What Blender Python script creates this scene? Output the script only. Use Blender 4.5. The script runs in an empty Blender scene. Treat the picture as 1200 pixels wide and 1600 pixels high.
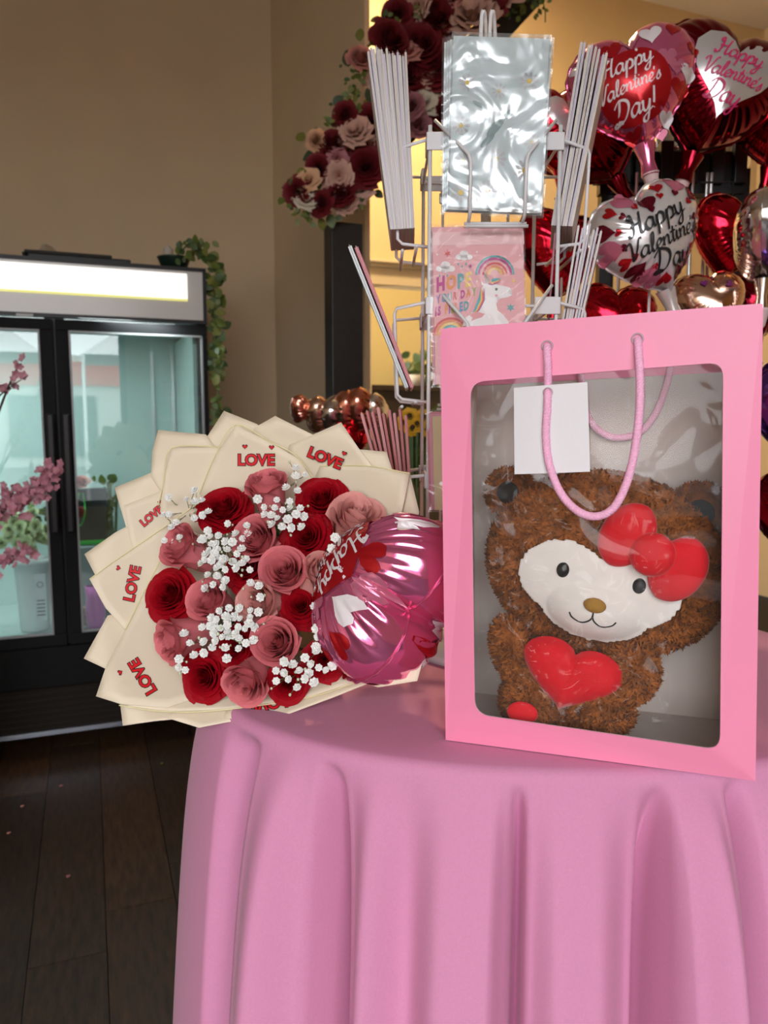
import bpy, math, random
import numpy as np
from mathutils import Vector, Matrix
random.seed(7); rng = np.random.default_rng(7)
scene = bpy.context.scene
COL = scene.collection
# ------------------------------------------------------------------ camera
CAMZ = 1.15; TILT = math.radians(6.5); FPX = 1200.0
cd = bpy.data.cameras.new('camera'); cam = bpy.data.objects.new('camera', cd); COL.objects.link(cam)
cam.location = (0, 0, CAMZ); cam.rotation_euler = (math.pi/2 - TILT, 0, 0)
cd.sensor_fit = 'VERTICAL'; cd.sensor_height = 36; cd.sensor_width = 27; cd.lens = 27.0
cd.clip_start = 0.05; cd.dof.use_dof = True; cd.dof.focus_distance = 0.82; cd.dof.aperture_fstop = 8.0
scene.camera = cam
# ------------------------------------------------------------------ world and exposure
W = bpy.data.worlds.new('world'); scene.world = W; W.use_nodes = True
bg = W.node_tree.nodes['Background']; bg.inputs[0].default_value = (0.93, 0.97, 1.0, 1); bg.inputs[1].default_value = 7.0
scene.view_settings.view_transform = 'Standard'; scene.view_settings.look = 'None'
scene.view_settings.gamma = 1.0; scene.view_settings.exposure = 0.42
scene.view_settings.use_curve_mapping = False
# room axes: the cooler, the walls and the floor boards share them (turned 21 degrees against the camera)
YAW = math.radians(21)
E1 = Vector((math.cos(YAW), math.sin(YAW), 0)); E2 = Vector((-math.sin(YAW), math.cos(YAW), 0)); UP = Vector((0, 0, 1))
P0 = Vector((-1.318, 2.523, 0))
def RM(a, b, z): return P0 + E1*a + E2*b + UP*z
FRONT_B = -5.2; CEIL = 3.7; LEFT_A = -2.6; RIGHT_A = 2.45
def area_light(name, loc, direction, sx, sy, power, color, portal=False):
    l = bpy.data.lights.new(name, 'AREA'); l.shape = 'RECTANGLE'; l.size = sx; l.size_y = sy
    l.energy = power; l.color = color
    o = bpy.data.objects.new(name, l); COL.objects.link(o); o.location = loc
    o.rotation_euler = Vector(direction).to_track_quat('-Z', 'Y').to_euler()
    if portal: l.cycles.is_portal = True
    return o
area_light('window_portal', RM(-.8, FRONT_B + .02, 1.6), E2, 3.0, 2.5, 1, (1, 1, 1), True)

# ------------------------------------------------------------------ pixel helpers
_c, _s = math.cos(TILT), math.sin(TILT)
def ray(px, py):
    x = (px-600)/FPX; y = -(py-800)/FPX
    return Vector((x, _c + y*_s, -_s + y*_c))
O = Vector((0, 0, CAMZ))
def at_z(px, py, z): d = ray(px, py); return O + d*((z-CAMZ)/d.z)
def at_y(px, py, Y): d = ray(px, py); return O + d*(Y/d.y)
def on_plane(px, py, P, n):
    d = ray(px, py); return O + d*((P-O).dot(n)/d.dot(n))
def onb(px, py, b): return on_plane(px, py, RM(0, b, 0), E2)       # on a plane parallel to the back wall
def room_ab(P): d = P - P0; return d.dot(E1), d.dot(E2)
# ------------------------------------------------------------------ materials
MATS = {}
def mat(name, col, rough=.5, metal=0, noise=0, nscale=40, bump=0, bscale=200, sheen=0, emit=None, estr=0, sss=0, coat=0, trans=0, spec=.5, stretch=None):
    if name in MATS: return MATS[name]
    m = bpy.data.materials.new(name); m.use_nodes = True; MATS[name] = m
    nt = m.node_tree; p = nt.nodes['Principled BSDF']
    p.inputs['Base Color'].default_value = (*col, 1); p.inputs['Roughness'].default_value = rough
    p.inputs['Metallic'].default_value = metal; p.inputs['Specular IOR Level'].default_value = spec
    if sheen: p.inputs['Sheen Weight'].default_value = sheen; p.inputs['Sheen Roughness'].default_value = .4
    if coat: p.inputs['Coat Weight'].default_value = coat; p.inputs['Coat Roughness'].default_value = .05
    if trans: p.inputs['Transmission Weight'].default_value = trans
    if emit: p.inputs['Emission Color'].default_value = (*emit, 1); p.inputs['Emission Strength'].default_value = estr
    tc = nt.nodes.new('ShaderNodeTexCoord'); mp = nt.nodes.new('ShaderNodeMapping')
    nt.links.new(tc.outputs['Object'], mp.inputs['Vector'])
    if stretch: mp.inputs['Scale'].default_value = stretch
    if noise:
        n = nt.nodes.new('ShaderNodeTexNoise'); n.inputs['Scale'].default_value = nscale; n.inputs['Detail'].default_value = 5
        nt.links.new(mp.outputs[0], n.inputs['Vector'])
        r = nt.nodes.new('ShaderNodeValToRGB')
        r.color_ramp.elements[0].position = .3; r.color_ramp.elements[1].position = .7
        r.color_ramp.elements[0].color = (*[max(0, v*(1-noise)) for v in col], 1)
        r.color_ramp.elements[1].color = (*[min(1, v*(1+noise)) for v in col], 1)
        nt.links.new(n.outputs[0], r.inputs[0]); nt.links.new(r.outputs[0], p.inputs['Base Color'])
    if bump:
        n2 = nt.nodes.new('ShaderNodeTexNoise'); n2.inputs['Scale'].default_value = bscale; n2.inputs['Detail'].default_value = 3
        nt.links.new(mp.outputs[0], n2.inputs['Vector'])
        b = nt.nodes.new('ShaderNodeBump'); b.inputs['Strength'].default_value = bump; b.inputs['Distance'].default_value = .01
        nt.links.new(n2.outputs[0], b.inputs['Height']); nt.links.new(b.outputs[0], p.inputs['Normal'])
    return m
def film(name, tint=(1, 1, 1), ior=1.45, rough=.03, bump=.3, bscale=9, haze=0.0, fac=None):
    if name in MATS: return MATS[name]
    m = bpy.data.materials.new(name); m.use_nodes = True; MATS[name] = m
    nt = m.node_tree; nt.nodes.remove(nt.nodes['Principled BSDF']); out = nt.nodes['Material Output']
    tr = nt.nodes.new('ShaderNodeBsdfTransparent'); tr.inputs[0].default_value = (*tint, 1)
    gl = nt.nodes.new('ShaderNodeBsdfGlossy'); gl.inputs['Roughness'].default_value = rough
    fr = nt.nodes.new('ShaderNodeFresnel'); fr.inputs['IOR'].default_value = ior
    mx = nt.nodes.new('ShaderNodeMixShader')
    nt.links.new(fr.outputs[0], mx.inputs[0]); nt.links.new(tr.outputs[0], mx.inputs[1]); nt.links.new(gl.outputs[0], mx.inputs[2])
    if bump:
        tc = nt.nodes.new('ShaderNodeTexCoord'); n = nt.nodes.new('ShaderNodeTexNoise'); n.inputs['Scale'].default_value = bscale
        n.inputs['Detail'].default_value = 2; n.inputs['Distortion'].default_value = 1.2
        nt.links.new(tc.outputs['Object'], n.inputs['Vector'])
        b = nt.nodes.new('ShaderNodeBump'); b.inputs['Strength'].default_value = bump; b.inputs['Distance'].default_value = .03
        nt.links.new(n.outputs[0], b.inputs['Height'])
        nt.links.new(b.outputs[0], gl.inputs['Normal'])
    if fac is not None:
        nt.links.remove(mx.inputs[0].links[0]); mx.inputs[0].default_value = fac
    last = mx
    if haze:
        df = nt.nodes.new('ShaderNodeBsdfDiffuse'); df.inputs[0].default_value = (.9, .9, .9, 1)
        m2 = nt.nodes.new('ShaderNodeMixShader'); m2.inputs[0].default_value = haze
        nt.links.new(mx.outputs[0], m2.inputs[1]); nt.links.new(df.outputs[0], m2.inputs[2]); last = m2
    nt.links.new(last.outputs[0], out.inputs['Surface'])
    return m
# ------------------------------------------------------------------ mesh collector
class MB:
    def __init__(s): s.V = []; s.F = []
    def add(s, V, F):
        o = len(s.V); s.V += [Vector(v) for v in V]; s.F += [tuple(i+o for i in f) for f in F]; return s
    def box(s, c, ax, ay, az):        # half axes
        c = Vector(c); ax = Vector(ax); ay = Vector(ay); az = Vector(az)
        V = [c + ax*i + ay*j + az*k for k in (-1, 1) for j in (-1, 1) for i in (-1, 1)]
        return s.add(V, [(0, 2, 3, 1), (4, 5, 7, 6), (0, 1, 5, 4), (1, 3, 7, 5), (3, 2, 6, 7), (2, 0, 4, 6)])
    def rbox(s, a0, a1, b0, b1, z0, z1):
        return s.box(RM((a0+a1)/2, (b0+b1)/2, (z0+z1)/2), E1*(a1-a0)/2, E2*(b1-b0)/2, UP*(z1-z0)/2)
    def tube(s, pts, r, n=8, closed=False, caps=True):
        pts = [Vector(p) for p in pts]; N = len(pts)
        rs = r if isinstance(r, (list, tuple)) else [r]*N
        o = len(s.V); prev = None
        for i, p in enumerate(pts):
            if closed: t = (pts[(i+1) % N] - pts[i-1])
            else: t = pts[min(i+1, N-1)] - pts[max(i-1, 0)]
            t = t.normalized() if t.length > 1e-9 else Vector((0, 0, 1))
            if prev is None: prev = t.orthogonal().normalized()
            a = (prev - t*prev.dot(t)); a = a.normalized() if a.length > 1e-6 else t.orthogonal().normalized(); prev = a
            b = t.cross(a)
            for k in range(n):
                an = 2*math.pi*k/n; s.V.append(p + (a*math.cos(an) + b*math.sin(an))*rs[i])
        for i in range(N if closed else N-1):
            j = (i+1) % N
            for k in range(n):
                k2 = (k+1) % n; s.F.append((o+i*n+k, o+i*n+k2, o+j*n+k2, o+j*n+k))
        if caps and not closed:
            s.F.append(tuple(o+k for k in reversed(range(n)))); s.F.append(tuple(o+(N-1)*n+k for k in range(n)))
        return s
    def lathe(s, c, prof, axis=UP, n=24, sx=1, sy=1):
        axis = Vector(axis).normalized(); a = Vector((1, 0, 0)) if abs(axis.z) > .99 else axis.orthogonal().normalized(); b = axis.cross(a); c = Vector(c)
        o = len(s.V)
        for (r, h) in prof:
            for k in range(n):
                an = 2*math.pi*k/n; s.V.append(c + (a*math.cos(an)*sx + b*math.sin(an)*sy)*r + axis*h)
        for i in range(len(prof)-1):
            for k in range(n):
                k2 = (k+1) % n; s.F.append((o+i*n+k, o+i*n+k2, o+(i+1)*n+k2, o+(i+1)*n+k))
        return s
    def ell(s, c, ax, ay, az, nu=24, nv=14, fn=None):
        c = Vector(c); ax = Vector(ax); ay = Vector(ay); az = Vector(az); o = len(s.V)
        for j in range(nv+1):
            ph = math.pi*j/nv - math.pi/2
            for i in range(nu):
                th = 2*math.pi*i/nu
                d = Vector((math.cos(ph)*math.cos(th), math.cos(ph)*math.sin(th), math.sin(ph)))
                k = fn(d) if fn else 1
                s.V.append(c + (ax*d.x + ay*d.y + az*d.z)*k)
        for j in range(nv):
            for i in range(nu):
                i2 = (i+1) % nu; s.F.append((o+j*nu+i, o+j*nu+i2, o+(j+1)*nu+i2, o+(j+1)*nu+i))
        return s
    def grid(s, fn, nu, nv):
        o = len(s.V)
        for j in range(nv+1):
            for i in range(nu+1): s.V.append(Vector(fn(i/nu, j/nv)))
        for j in range(nv):
            for i in range(nu):
                a = o+j*(nu+1)+i; s.F.append((a, a+1, a+nu+2, a+nu+1))
        return s
    def slab(s, pts, off):            # polygon (world points) given a thickness vector
        n = len(pts); off = Vector(off); o = len(s.V)
        s.V += [Vector(p) for p in pts] + [Vector(p)+off for p in pts]
        s.F.append(tuple(o+i for i in reversed(range(n)))); s.F.append(tuple(o+n+i for i in range(n)))
        for i in range(n):
            j = (i+1) % n; s.F.append((o+i, o+j, o+n+j, o+n+i))
        return s
    def build(s, name, m, parent=None, smooth=False, solid=0, bevel=0, sub=0, label=None, kind=None):
        off = Vector((0, 0, 0))
        if parent is not None:
            off = worldloc(parent)
        me = bpy.data.meshes.new(name); me.from_pydata([tuple(v-off) for v in s.V], [], s.F); me.update()
        if smooth: me.polygons.foreach_set('use_smooth', [True]*len(me.polygons))
        me.materials.append(m)
        o = bpy.data.objects.new(name, me); COL.objects.link(o)
        if parent is not None: o.parent = parent
        if solid: md = o.modifiers.new('solid', 'SOLIDIFY'); md.thickness = solid; md.offset = 0
        if bevel: md = o.modifiers.new('bevel', 'BEVEL'); md.width = bevel; md.segments = 2; md.limit_method = 'ANGLE'
        if sub: md = o.modifiers.new('sub', 'SUBSURF'); md.levels = sub; md.render_levels = sub
        if label: o['label'] = label
        if kind: o['kind'] = kind
        return o
def worldloc(o):
    v = Vector(o.location)
    while o.parent is not None: o = o.parent; v = v + Vector(o.location)
    return v
def thing(name, label, cat, loc=(0, 0, 0), group=None):
    o = bpy.data.objects.new(name, None); COL.objects.link(o); o.location = loc; o.empty_display_size = .02
    o['label'] = label; o['category'] = cat
    if group: o['group'] = group
    return o
def tag(o, label, cat, group=None):
    o['label'] = label; o['category'] = cat
    if group: o['group'] = group
    return o
def struct(o): o['kind'] = 'structure'; return o
def inst(name, mesh, parent, M, m=None):     # shared-mesh part; M is its matrix in the parent's frame
    o = bpy.data.objects.new(name, mesh); COL.objects.link(o); o.parent = parent; o.matrix_local = M
    return o
def mesh_of(mb, name, m, smooth=True):
    me = bpy.data.meshes.new(name); me.from_pydata([tuple(v) for v in mb.V], [], mb.F); me.update()
    if smooth: me.polygons.foreach_set('use_smooth', [True]*len(me.polygons))
    me.materials.append(m); return me
def spline(pts, n=8, closed=False):
    pts = [Vector(p) for p in pts]; out = []; N = len(pts)
    for i in range(N if closed else N-1):
        g = (lambda k: pts[k % N]) if closed else (lambda k: pts[max(0, min(N-1, k))])
        p0, p1, p2, p3 = g(i-1), g(i), g(i+1), g(i+2)
        for k in range(n):
            t = k/n
            out.append(.5*((2*p1) + (p2-p0)*t + (2*p0-5*p1+4*p2-p3)*t*t + (3*p1-p0-3*p2+p3)*t**3))
    if not closed: out.append(pts[-1])
    return out
def frame(z, up=UP):      # rotation matrix with +Z along z
    z = Vector(z).normalized(); x = Vector(up).cross(z)
    x = x.normalized() if x.length > 1e-4 else z.orthogonal().normalized()
    y = z.cross(x); return Matrix((x, y, z)).transposed()
# ------------------------------------------------------------------ lettering
def text_geo(txt, offset=0.0, res=3, shear=0):
    c = bpy.data.curves.new('t', 'FONT'); c.body = txt; c.resolution_u = res; c.offset = offset; c.fill_mode = 'FRONT'; c.shear = shear
    o = bpy.data.objects.new('t', c); COL.objects.link(o)
    me = bpy.data.meshes.new_from_object(o)
    V = [(v.co.x, v.co.y) for v in me.vertices]; F = [tuple(p.vertices) for p in me.polygons]
    bpy.data.objects.remove(o); bpy.data.curves.remove(c); bpy.data.meshes.remove(me)
    return V, F
SCRIPT = {
 'a': ([[(.9,.85),(.5,1),(.1,.6),(.15,.1),(.5,0),(.85,.5),(.92,.95),(.85,.3),(.97,0),(1.25,.25)]], 1.15),
 'p': ([[(0,.2),(.25,.95),(.15,.2),(0,-.9)], [(.16,.4),(.5,1),(.88,.75),(.75,.15),(.4,0),(.7,.02),(1.1,.25)]], 1.05),
 'y': ([[(0,.7),(.15,.95),(.15,.2),(.45,0),(.8,.5),(.9,.95),(.8,.1),(.6,-.8),(.25,-.95),(.15,-.65),(.6,-.2),(1.2,.2)]], 1.15),
 'l': ([[(0,.2),(.35,.9),(.5,1.8),(.3,1.9),(.15,1.2),(.15,.3),(.35,0),(.65,.25)]], .6),
 'e': ([[(0,.3),(.5,.5),(.65,.85),(.4,1),(.1,.6),(.15,.1),(.45,0),(.85,.3)]], .8),
 'n': ([[(0,.7),(.15,.95),(.12,0)], [(.12,.4),(.5,.95),(.75,.8),(.7,.2),(.85,0),(1.1,.25)]], 1.05),
 't': ([[(.2,.3),(.4,1.6),(.25,.4),(.35,0),(.65,.25)], [(0,1.05),(.65,1.1)]], .6),
 'i': ([[(0,.3),(.2,.95),(.15,.25),(.3,0),(.55,.25)], [(.25,1.32),(.28,1.46)]], .5),
 's': ([[(0,.15),(.45,1),(.5,.7),(.6,.3),(.35,0),(.05,.1)]], .75),
 "'": ([[(.1,1.7),(0,1.3)]], .25),
 'H': ([[(.35,1.5),(.1,1.8),(.4,2),(.5,1.2),(.35,.2),(0,0),(-.15,.3)], [(1.4,2),(1.2,1.2),(1.1,.2),(1.3,0),(1.6,.3)], [(.2,.95),(.9,1),(1.3,1.15)]], 1.6),
 'V': ([[(-.1,1.4),(0,1.85),(.35,1.9),(.5,1),(.65,0),(1,1),(1.3,2),(1.6,2)]], 1.3),
 'D': ([[(.45,1.9),(.4,1),(.25,.1)], [(-.1,1.5),(.4,2),(1.2,1.7),(1.4,1),(1,.2),(.3,0),(-.05,.2),(.3,.25),(.8,0)]], 1.6),
 'o': ([[(.5,1),(.1,.6),(.2,.05),(.6,.05),(.85,.55),(.5,1),(.8,.8),(1.1,.85)]], 1.0),
 'v': ([[(0,.7),(.15,.95),(.3,.1),(.5,0),(.85,.6),(.8,1),(1.1,.85)]], 1.0),
 '!': ([[(.3,2),(.2,.5)], [(.15,.05),(.18,.13)]], .5),
}
def script_geo(txt, wid=.13):
    V = []; F = []; x0 = 0; nib = Vector((math.cos(.6), math.sin(.6)))
    for ch in txt:
        if ch == ' ': x0 += .6; continue
        strokes, adv = SCRIPT[ch]
        for st in strokes:
            pts = [Vector((p[0]+x0+.18*p[1], p[1], 0)) for p in st]
            sp = spline(pts, 5); o = len(V); N = len(sp)
            for i, p in enumerate(sp):
                t = sp[min(i+1, N-1)] - sp[max(0, i-1)]; t.normalize()
                w = wid*(.35 + .75*abs(t.x*nib.y - t.y*nib.x))
                V.append((p.x - t.y*w, p.y + t.x*w)); V.append((p.x + t.y*w, p.y - t.x*w))
            for i in range(N-1): F.append((o+2*i, o+2*i+1, o+2*i+3, o+2*i+2))
        x0 += adv
    xm = x0/2
    return [(a-xm, b) for a, b in V], F
# ================================================================== the room
M_wall = mat('painted_wall', (.66, .51, .33), .75, noise=.04, nscale=3, bump=.06, bscale=160)
M_warmwall = mat('warm_wall', (.62, .47, .27), .7, noise=.04, nscale=3, bump=.05, bscale=160)
M_ceil = mat('ceiling_paint', (.7, .66, .6), .8)
M_trim = mat('cream_trim', (.55, .46, .32), .5)
M_black = mat('black_plastic', (.012, .012, .013), .4, spec=.3)
M_blackwood = mat('black_wood', (.012, .010, .009), .5, noise=.3, nscale=30, bump=.1, bscale=60)
# floor boards
floor = struct(MB().rbox(LEFT_A-.1, RIGHT_A+3.2, FRONT_B-.2, 2.2, -.06, -.012).build('floor', mat('subfloor', (.01, .006, .004), .8)))
def wood(i):
    base = [(.040, .020, .010), (.052, .025, .012), (.032, .017, .009), (.060, .029, .014), (.044, .023, .013)][i]
    return mat('dark_oak_%d' % i, base, .42, noise=.45, nscale=14, bump=.08, bscale=60, stretch=(6, 1, 6), spec=.35)
pw = .16; pl = 1.2; k = 0
pm = {}
for i in range(5):
    m = bpy.data.meshes.new('plank'); b = MB().box((0, 0, -.006), (pw/2-.001, 0, 0), (0, pl/2-.001, 0), (0, 0, .006))
    m.from_pydata([tuple(v) for v in b.V], [], b.F); m.materials.append(wood(i)); pm[i] = m
ia = 0
a = -2.0
while a < 1.9:
    off = random.random()*pl
    b = -2.6 - off
    while b < 1.0:
        o = bpy.data.objects.new('plank', pm[random.randrange(5)]); COL.objects.link(o); o.parent = floor
        o.location = RM(a, b, 0); o.rotation_euler = (0, 0, YAW); b += pl
    a += pw
zc = CEIL
struct(MB().rbox(LEFT_A-.1, RIGHT_A+3.2, FRONT_B-.1, 2.2, CEIL, CEIL+.1).build('ceiling', M_ceil))
WB = .80                                            # back wall plane behind the cooler
A_C = room_ab(onb(427, 300, WB))[0]                 # inner corner
struct(MB().rbox(LEFT_A, A_C, WB, WB+.1, 0, CEIL).build('wall_back', M_wall))
B_N = -.05                                          # free end of the short return wall
A_E = room_ab(onb(570, 300, B_N))[0]
struct(MB().slab([RM(A_C, WB+.1, 0), RM(A_C, WB, 0), RM(A_E, B_N, 0), RM(A_E+.02, B_N, 0), RM(A_C+.12, WB+.1, 0)], (0, 0, CEIL)).build('wall_return', M_wall))
struct(MB().rbox(LEFT_A-.1, LEFT_A, FRONT_B, WB+.1, 0, CEIL).build('wall_left', M_wall))
SB = 1.25                                           # warm wall of the side room
A_R = room_ab(onb(1186, 200, SB))[0]
sw = MB()
# opening in the warm wall (framed pass-through seen between post and card rack)
oa0 = room_ab(onb(578, 500, SB))[0]; oa1 = oa0 + .62; oz1 = onb(620, 447, SB).z; oz0 = .15
sw.rbox(A_C+.10, oa0, SB, SB+.1, 0, CEIL); sw.rbox(oa1, A_R+.1, SB, SB+.1, 0, CEIL)
sw.rbox(oa0, oa1, SB, SB+.1, oz1, CEIL); sw.rbox(oa0, oa1, SB, SB+.1, 0, oz0)
struct(sw.build('wall_side', M_warmwall))
struct(MB().rbox(A_R, A_R+.1, FRONT_B, SB, 0, CEIL).build('wall_right', M_warmwall))
struct(MB().rbox(A_C, A_R+.2, 2.1, 2.2, 0, CEIL).build('wall_far', mat('far_wall', (.60, .46, .18), .7)))
tr = MB()
cz = onb(620, 412, SB).z
tr.rbox(oa0-.09, oa0+.004, SB-.02, SB, 0, oz1+.02); tr.rbox(oa1-.004, oa1+.09, SB-.02, SB, 0, oz1+.02)
tr.rbox(oa0-.09, oa1+.09, SB-.025, SB, oz1-.004, cz-.03)
tr.rbox(oa0-.11, oa1+.11, SB-.045, SB, cz-.03, cz-.012); tr.rbox(oa0-.125, oa1+.125, SB-.06, SB, cz-.012, cz+.004)
struct(tr.build('trim_1', M_trim, bevel=.004))
# front wall: shop window behind the camera
fw = MB(); wa0, wa1, wz0, wz1 = -2.3, .7, .35, 2.85
A_F = A_R
fw.rbox(LEFT_A, wa0, FRONT_B-.1, FRONT_B, 0, CEIL); fw.rbox(min(wa1, A_F), A_F+.1, FRONT_B-.1, FRONT_B, 0, CEIL)
fw.rbox(wa0, wa1, FRONT_B-.1, FRONT_B, 0, wz0); fw.rbox(wa0, wa1, FRONT_B-.1, FRONT_B, wz1, CEIL)
struct(fw.build('wall_front', M_wall))
wf = MB()
for a in (wa0+.03, -.8, wa1-.03): wf.rbox(a-.03, a+.03, FRONT_B-.07, FRONT_B-.02, wz0, wz1)
wf.rbox(wa0, wa1, FRONT_B-.07, FRONT_B-.02, wz0, wz0+.06); wf.rbox(wa0, wa1, FRONT_B-.07, FRONT_B-.02, wz1-.06, wz1)
struct(wf.build('window_1', M_black))
# street outside, seen only as reflections
struct(MB().rbox(-14, 16, FRONT_B-26, FRONT_B-.1, -.25, -.12).build('ground', mat('asphalt', (.13, .13, .13), .9, noise=.2, nscale=3)))
st = thing('shop_building', 'long pale shop building with red sign band across the street', 'building', RM(1, FRONT_B-18, -.12))
MB().rbox(-9, 12, FRONT_B-20, FRONT_B-17, -.12, 3.2).build('facade', mat('facade', (.55, .53, .5), .8), st)
MB().rbox(-9, 12, FRONT_B-16.98, FRONT_B-16.9, 2.3, 3.0).build('sign_band', mat('sign_red', (.55, .05, .04), .6), st)
for i in range(6): MB().rbox(-8.4+i*3.3, -6+i*3.3, FRONT_B-16.98, FRONT_B-16.92, .2, 2.0).build('shop_window', mat('dark_glass', (.04, .05, .06), .2), st)
for i, (aa, lab) in enumerate([(-1.6, 'white peaked market tent outside, left of the two'), (1.6, 'white peaked market tent outside, right of the two')]):
    t = thing('market_tent', lab, 'tent', RM(aa, FRONT_B-7, -.12), 'market tents on the street')
    z0 = 2.3; m = MB(); cpt = RM(aa, FRONT_B-7, 3.9); cs = [RM(aa+dx*1.3, FRONT_B-7+dy*1.3, z0) for dx, dy in ((-1, -1), (1, -1), (1, 1), (-1, 1))]
    mids = [cpt*.62 + c*.38 - UP*.35 for c in cs]
    m.add(cs+mids+[cpt], [(i, (i+1) % 4, 4+(i+1) % 4, 4+i) for i in range(4)] + [(4+i, 4+(i+1) % 4, 8) for i in range(4)])
    m.build('canopy', mat('tent_cloth', (.85, .85, .85), .8), t)
    for c in cs: MB().tube([c, Vector((c.x, c.y, -.12))], .03, 6).build('pole', mat('steel', (.6, .6, .6), .3, 1), t)
# ================================================================== side-room lamps (warm)
def ceiling_lamp(a, b, label, power):
    t = thing('ceiling_lamp', label, 'lamp', RM(a, b, CEIL), 'round warm ceiling lamps in the side room')
    MB().lathe(RM(a, b, CEIL), [(.0, 0), (.14, 0), (.14, -.05), (.12, -.06)], n=24).build('rim', M_trim, t, True)
    MB().lathe(RM(a, b, CEIL), [(.12, -.058), (.08, -.075), (0, -.08)], n=24).build('diffuser', mat('warm_lamp', (1, .8, .5), .5, emit=(1, .72, .36), estr=12), t, True)
    l = bpy.data.lights.new('lamp_light', 'AREA'); l.shape = 'DISK'; l.size = .24; l.energy = power; l.color = (1, .74, .40)
    o = bpy.data.objects.new('lamp_light', l); COL.objects.link(o); o.parent = t; o.location = (0, 0, -.09)
ceiling_lamp(1.75, .35, 'round warm ceiling lamp above the balloons', 58)
ceiling_lamp(1.3, 1.7, 'round warm ceiling lamp in the far passage', 14)
# dark cabinet and greenery seen through the opening
t = thing('cabinet', 'dark wooden cabinet standing in the far passage behind the opening', 'cabinet', RM(oa0+.35, 1.75, 0))
zt = onb(620, 610, 1.6).z
MB().rbox(oa0-.05, oa0+.75, 1.6, 1.9, 0, zt).build('body', mat('dark_wood', (.03, .02, .013), .5), t)
MB().rbox(oa0-.08, oa0+.78, 1.57, 1.93, zt, zt+.03).build('top', mat('dark_wood2', (.05, .03, .018), .5), t)
for i in range(2): MB().rbox(oa0+.02+i*.37, oa0+.34+i*.37, 1.585, 1.6, .1, zt-.06).build('door', mat('dark_wood3', (.04, .026, .016), .5), t)

# ================================================================== drinks cooler with flowers
FA1 = .737; FA0 = -.66; FD = .70
def zf(px, py): return onb(px, py, 0).z
def af(px, py): return room_ab(onb(px, py, 0))[0]
ZT = zf(200, 412); ZS0 = zf(200, 496); ZG1 = zf(200, 522); ZG0 = zf(160, 981); ZD0 = zf(100, 1000); ZP0 = zf(60, 1072)
fr = thing('flower_cooler', 'black two-door glass flower cooler with white sign panel', 'cooler', RM(.05, FD/2, 0))
M_int = mat('cooler_interior', (.42, .52, .50), .4)
b = MB()
b.rbox(FA0, FA0+.03, .03, FD, .08, ZT); b.rbox(FA1-.03, FA1, .03, FD, .08, ZT)
b.rbox(FA0, FA1, .03, FD, ZT-.03, ZT); b.rbox(FA0, FA1, FD-.03, FD, .08, ZT); b.rbox(FA0, FA1, .03, FD, .08, ZG0-.05)
b.build('body', M_black, fr, bevel=.004)
b = MB(); b.rbox(FA0+.03, FA1-.03, FD-.05, FD-.031, ZG0-.04, ZT-.04); b.rbox(FA0+.03, FA1-.03, .04, FD-.05, ZG0-.049, ZG0-.035)
b.rbox(FA1-.045, FA1-.031, .05, FD-.05, ZG0-.03, ZT-.2); b.rbox(FA0+.031, FA0+.045, .05, FD-.05, ZG0-.03, ZT-.2)
b.rbox(FA0+.03, FA1-.03, .05, FD-.05, ZS0-.0, ZS0+.02)
b.build('lining', M_int, fr)
# sign: frame, grey panel, glowing band painted in for the sky reflection
b = MB(); b.rbox(FA0, FA1, -.012, .03, ZT-.012, ZT); b.rbox(FA0, FA1, -.012, .03, ZS0-.012, ZS0); b.rbox(FA1-.012, FA1, -.012, .03, ZS0, ZT); b.rbox(FA0, FA0+.012, -.012, .03, ZS0, ZT)
b.build('sign_frame', M_black, fr)
zl = ZS0 + (ZT-ZS0)*.40; al = af(292, 440)
MB().rbox(FA0+.012, FA1-.012, -.004, .02, ZS0, ZT-.012).build('sign_panel', mat('sign_white', (.62, .60, .58), .25), fr)
lm = mat('sign_reflection', (1, 1, .97), .4, emit=(1, .99, .94), estr=.75)
MB().rbox(FA0+.02, al, -.009, -.004, zl, ZT-.022).build('reflection_band', lm, fr, bevel=.004)
MB().rbox(FA0+.02, al, -.0075, -.004, zl-.008, zl).build('reflection_edge', mat('sign_reflection_rim', (.8, .8, .3), .4, emit=(.75, .72, .2), estr=.5), fr)  # yellowish rim of the reflection, painted as a glowing line
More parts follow.
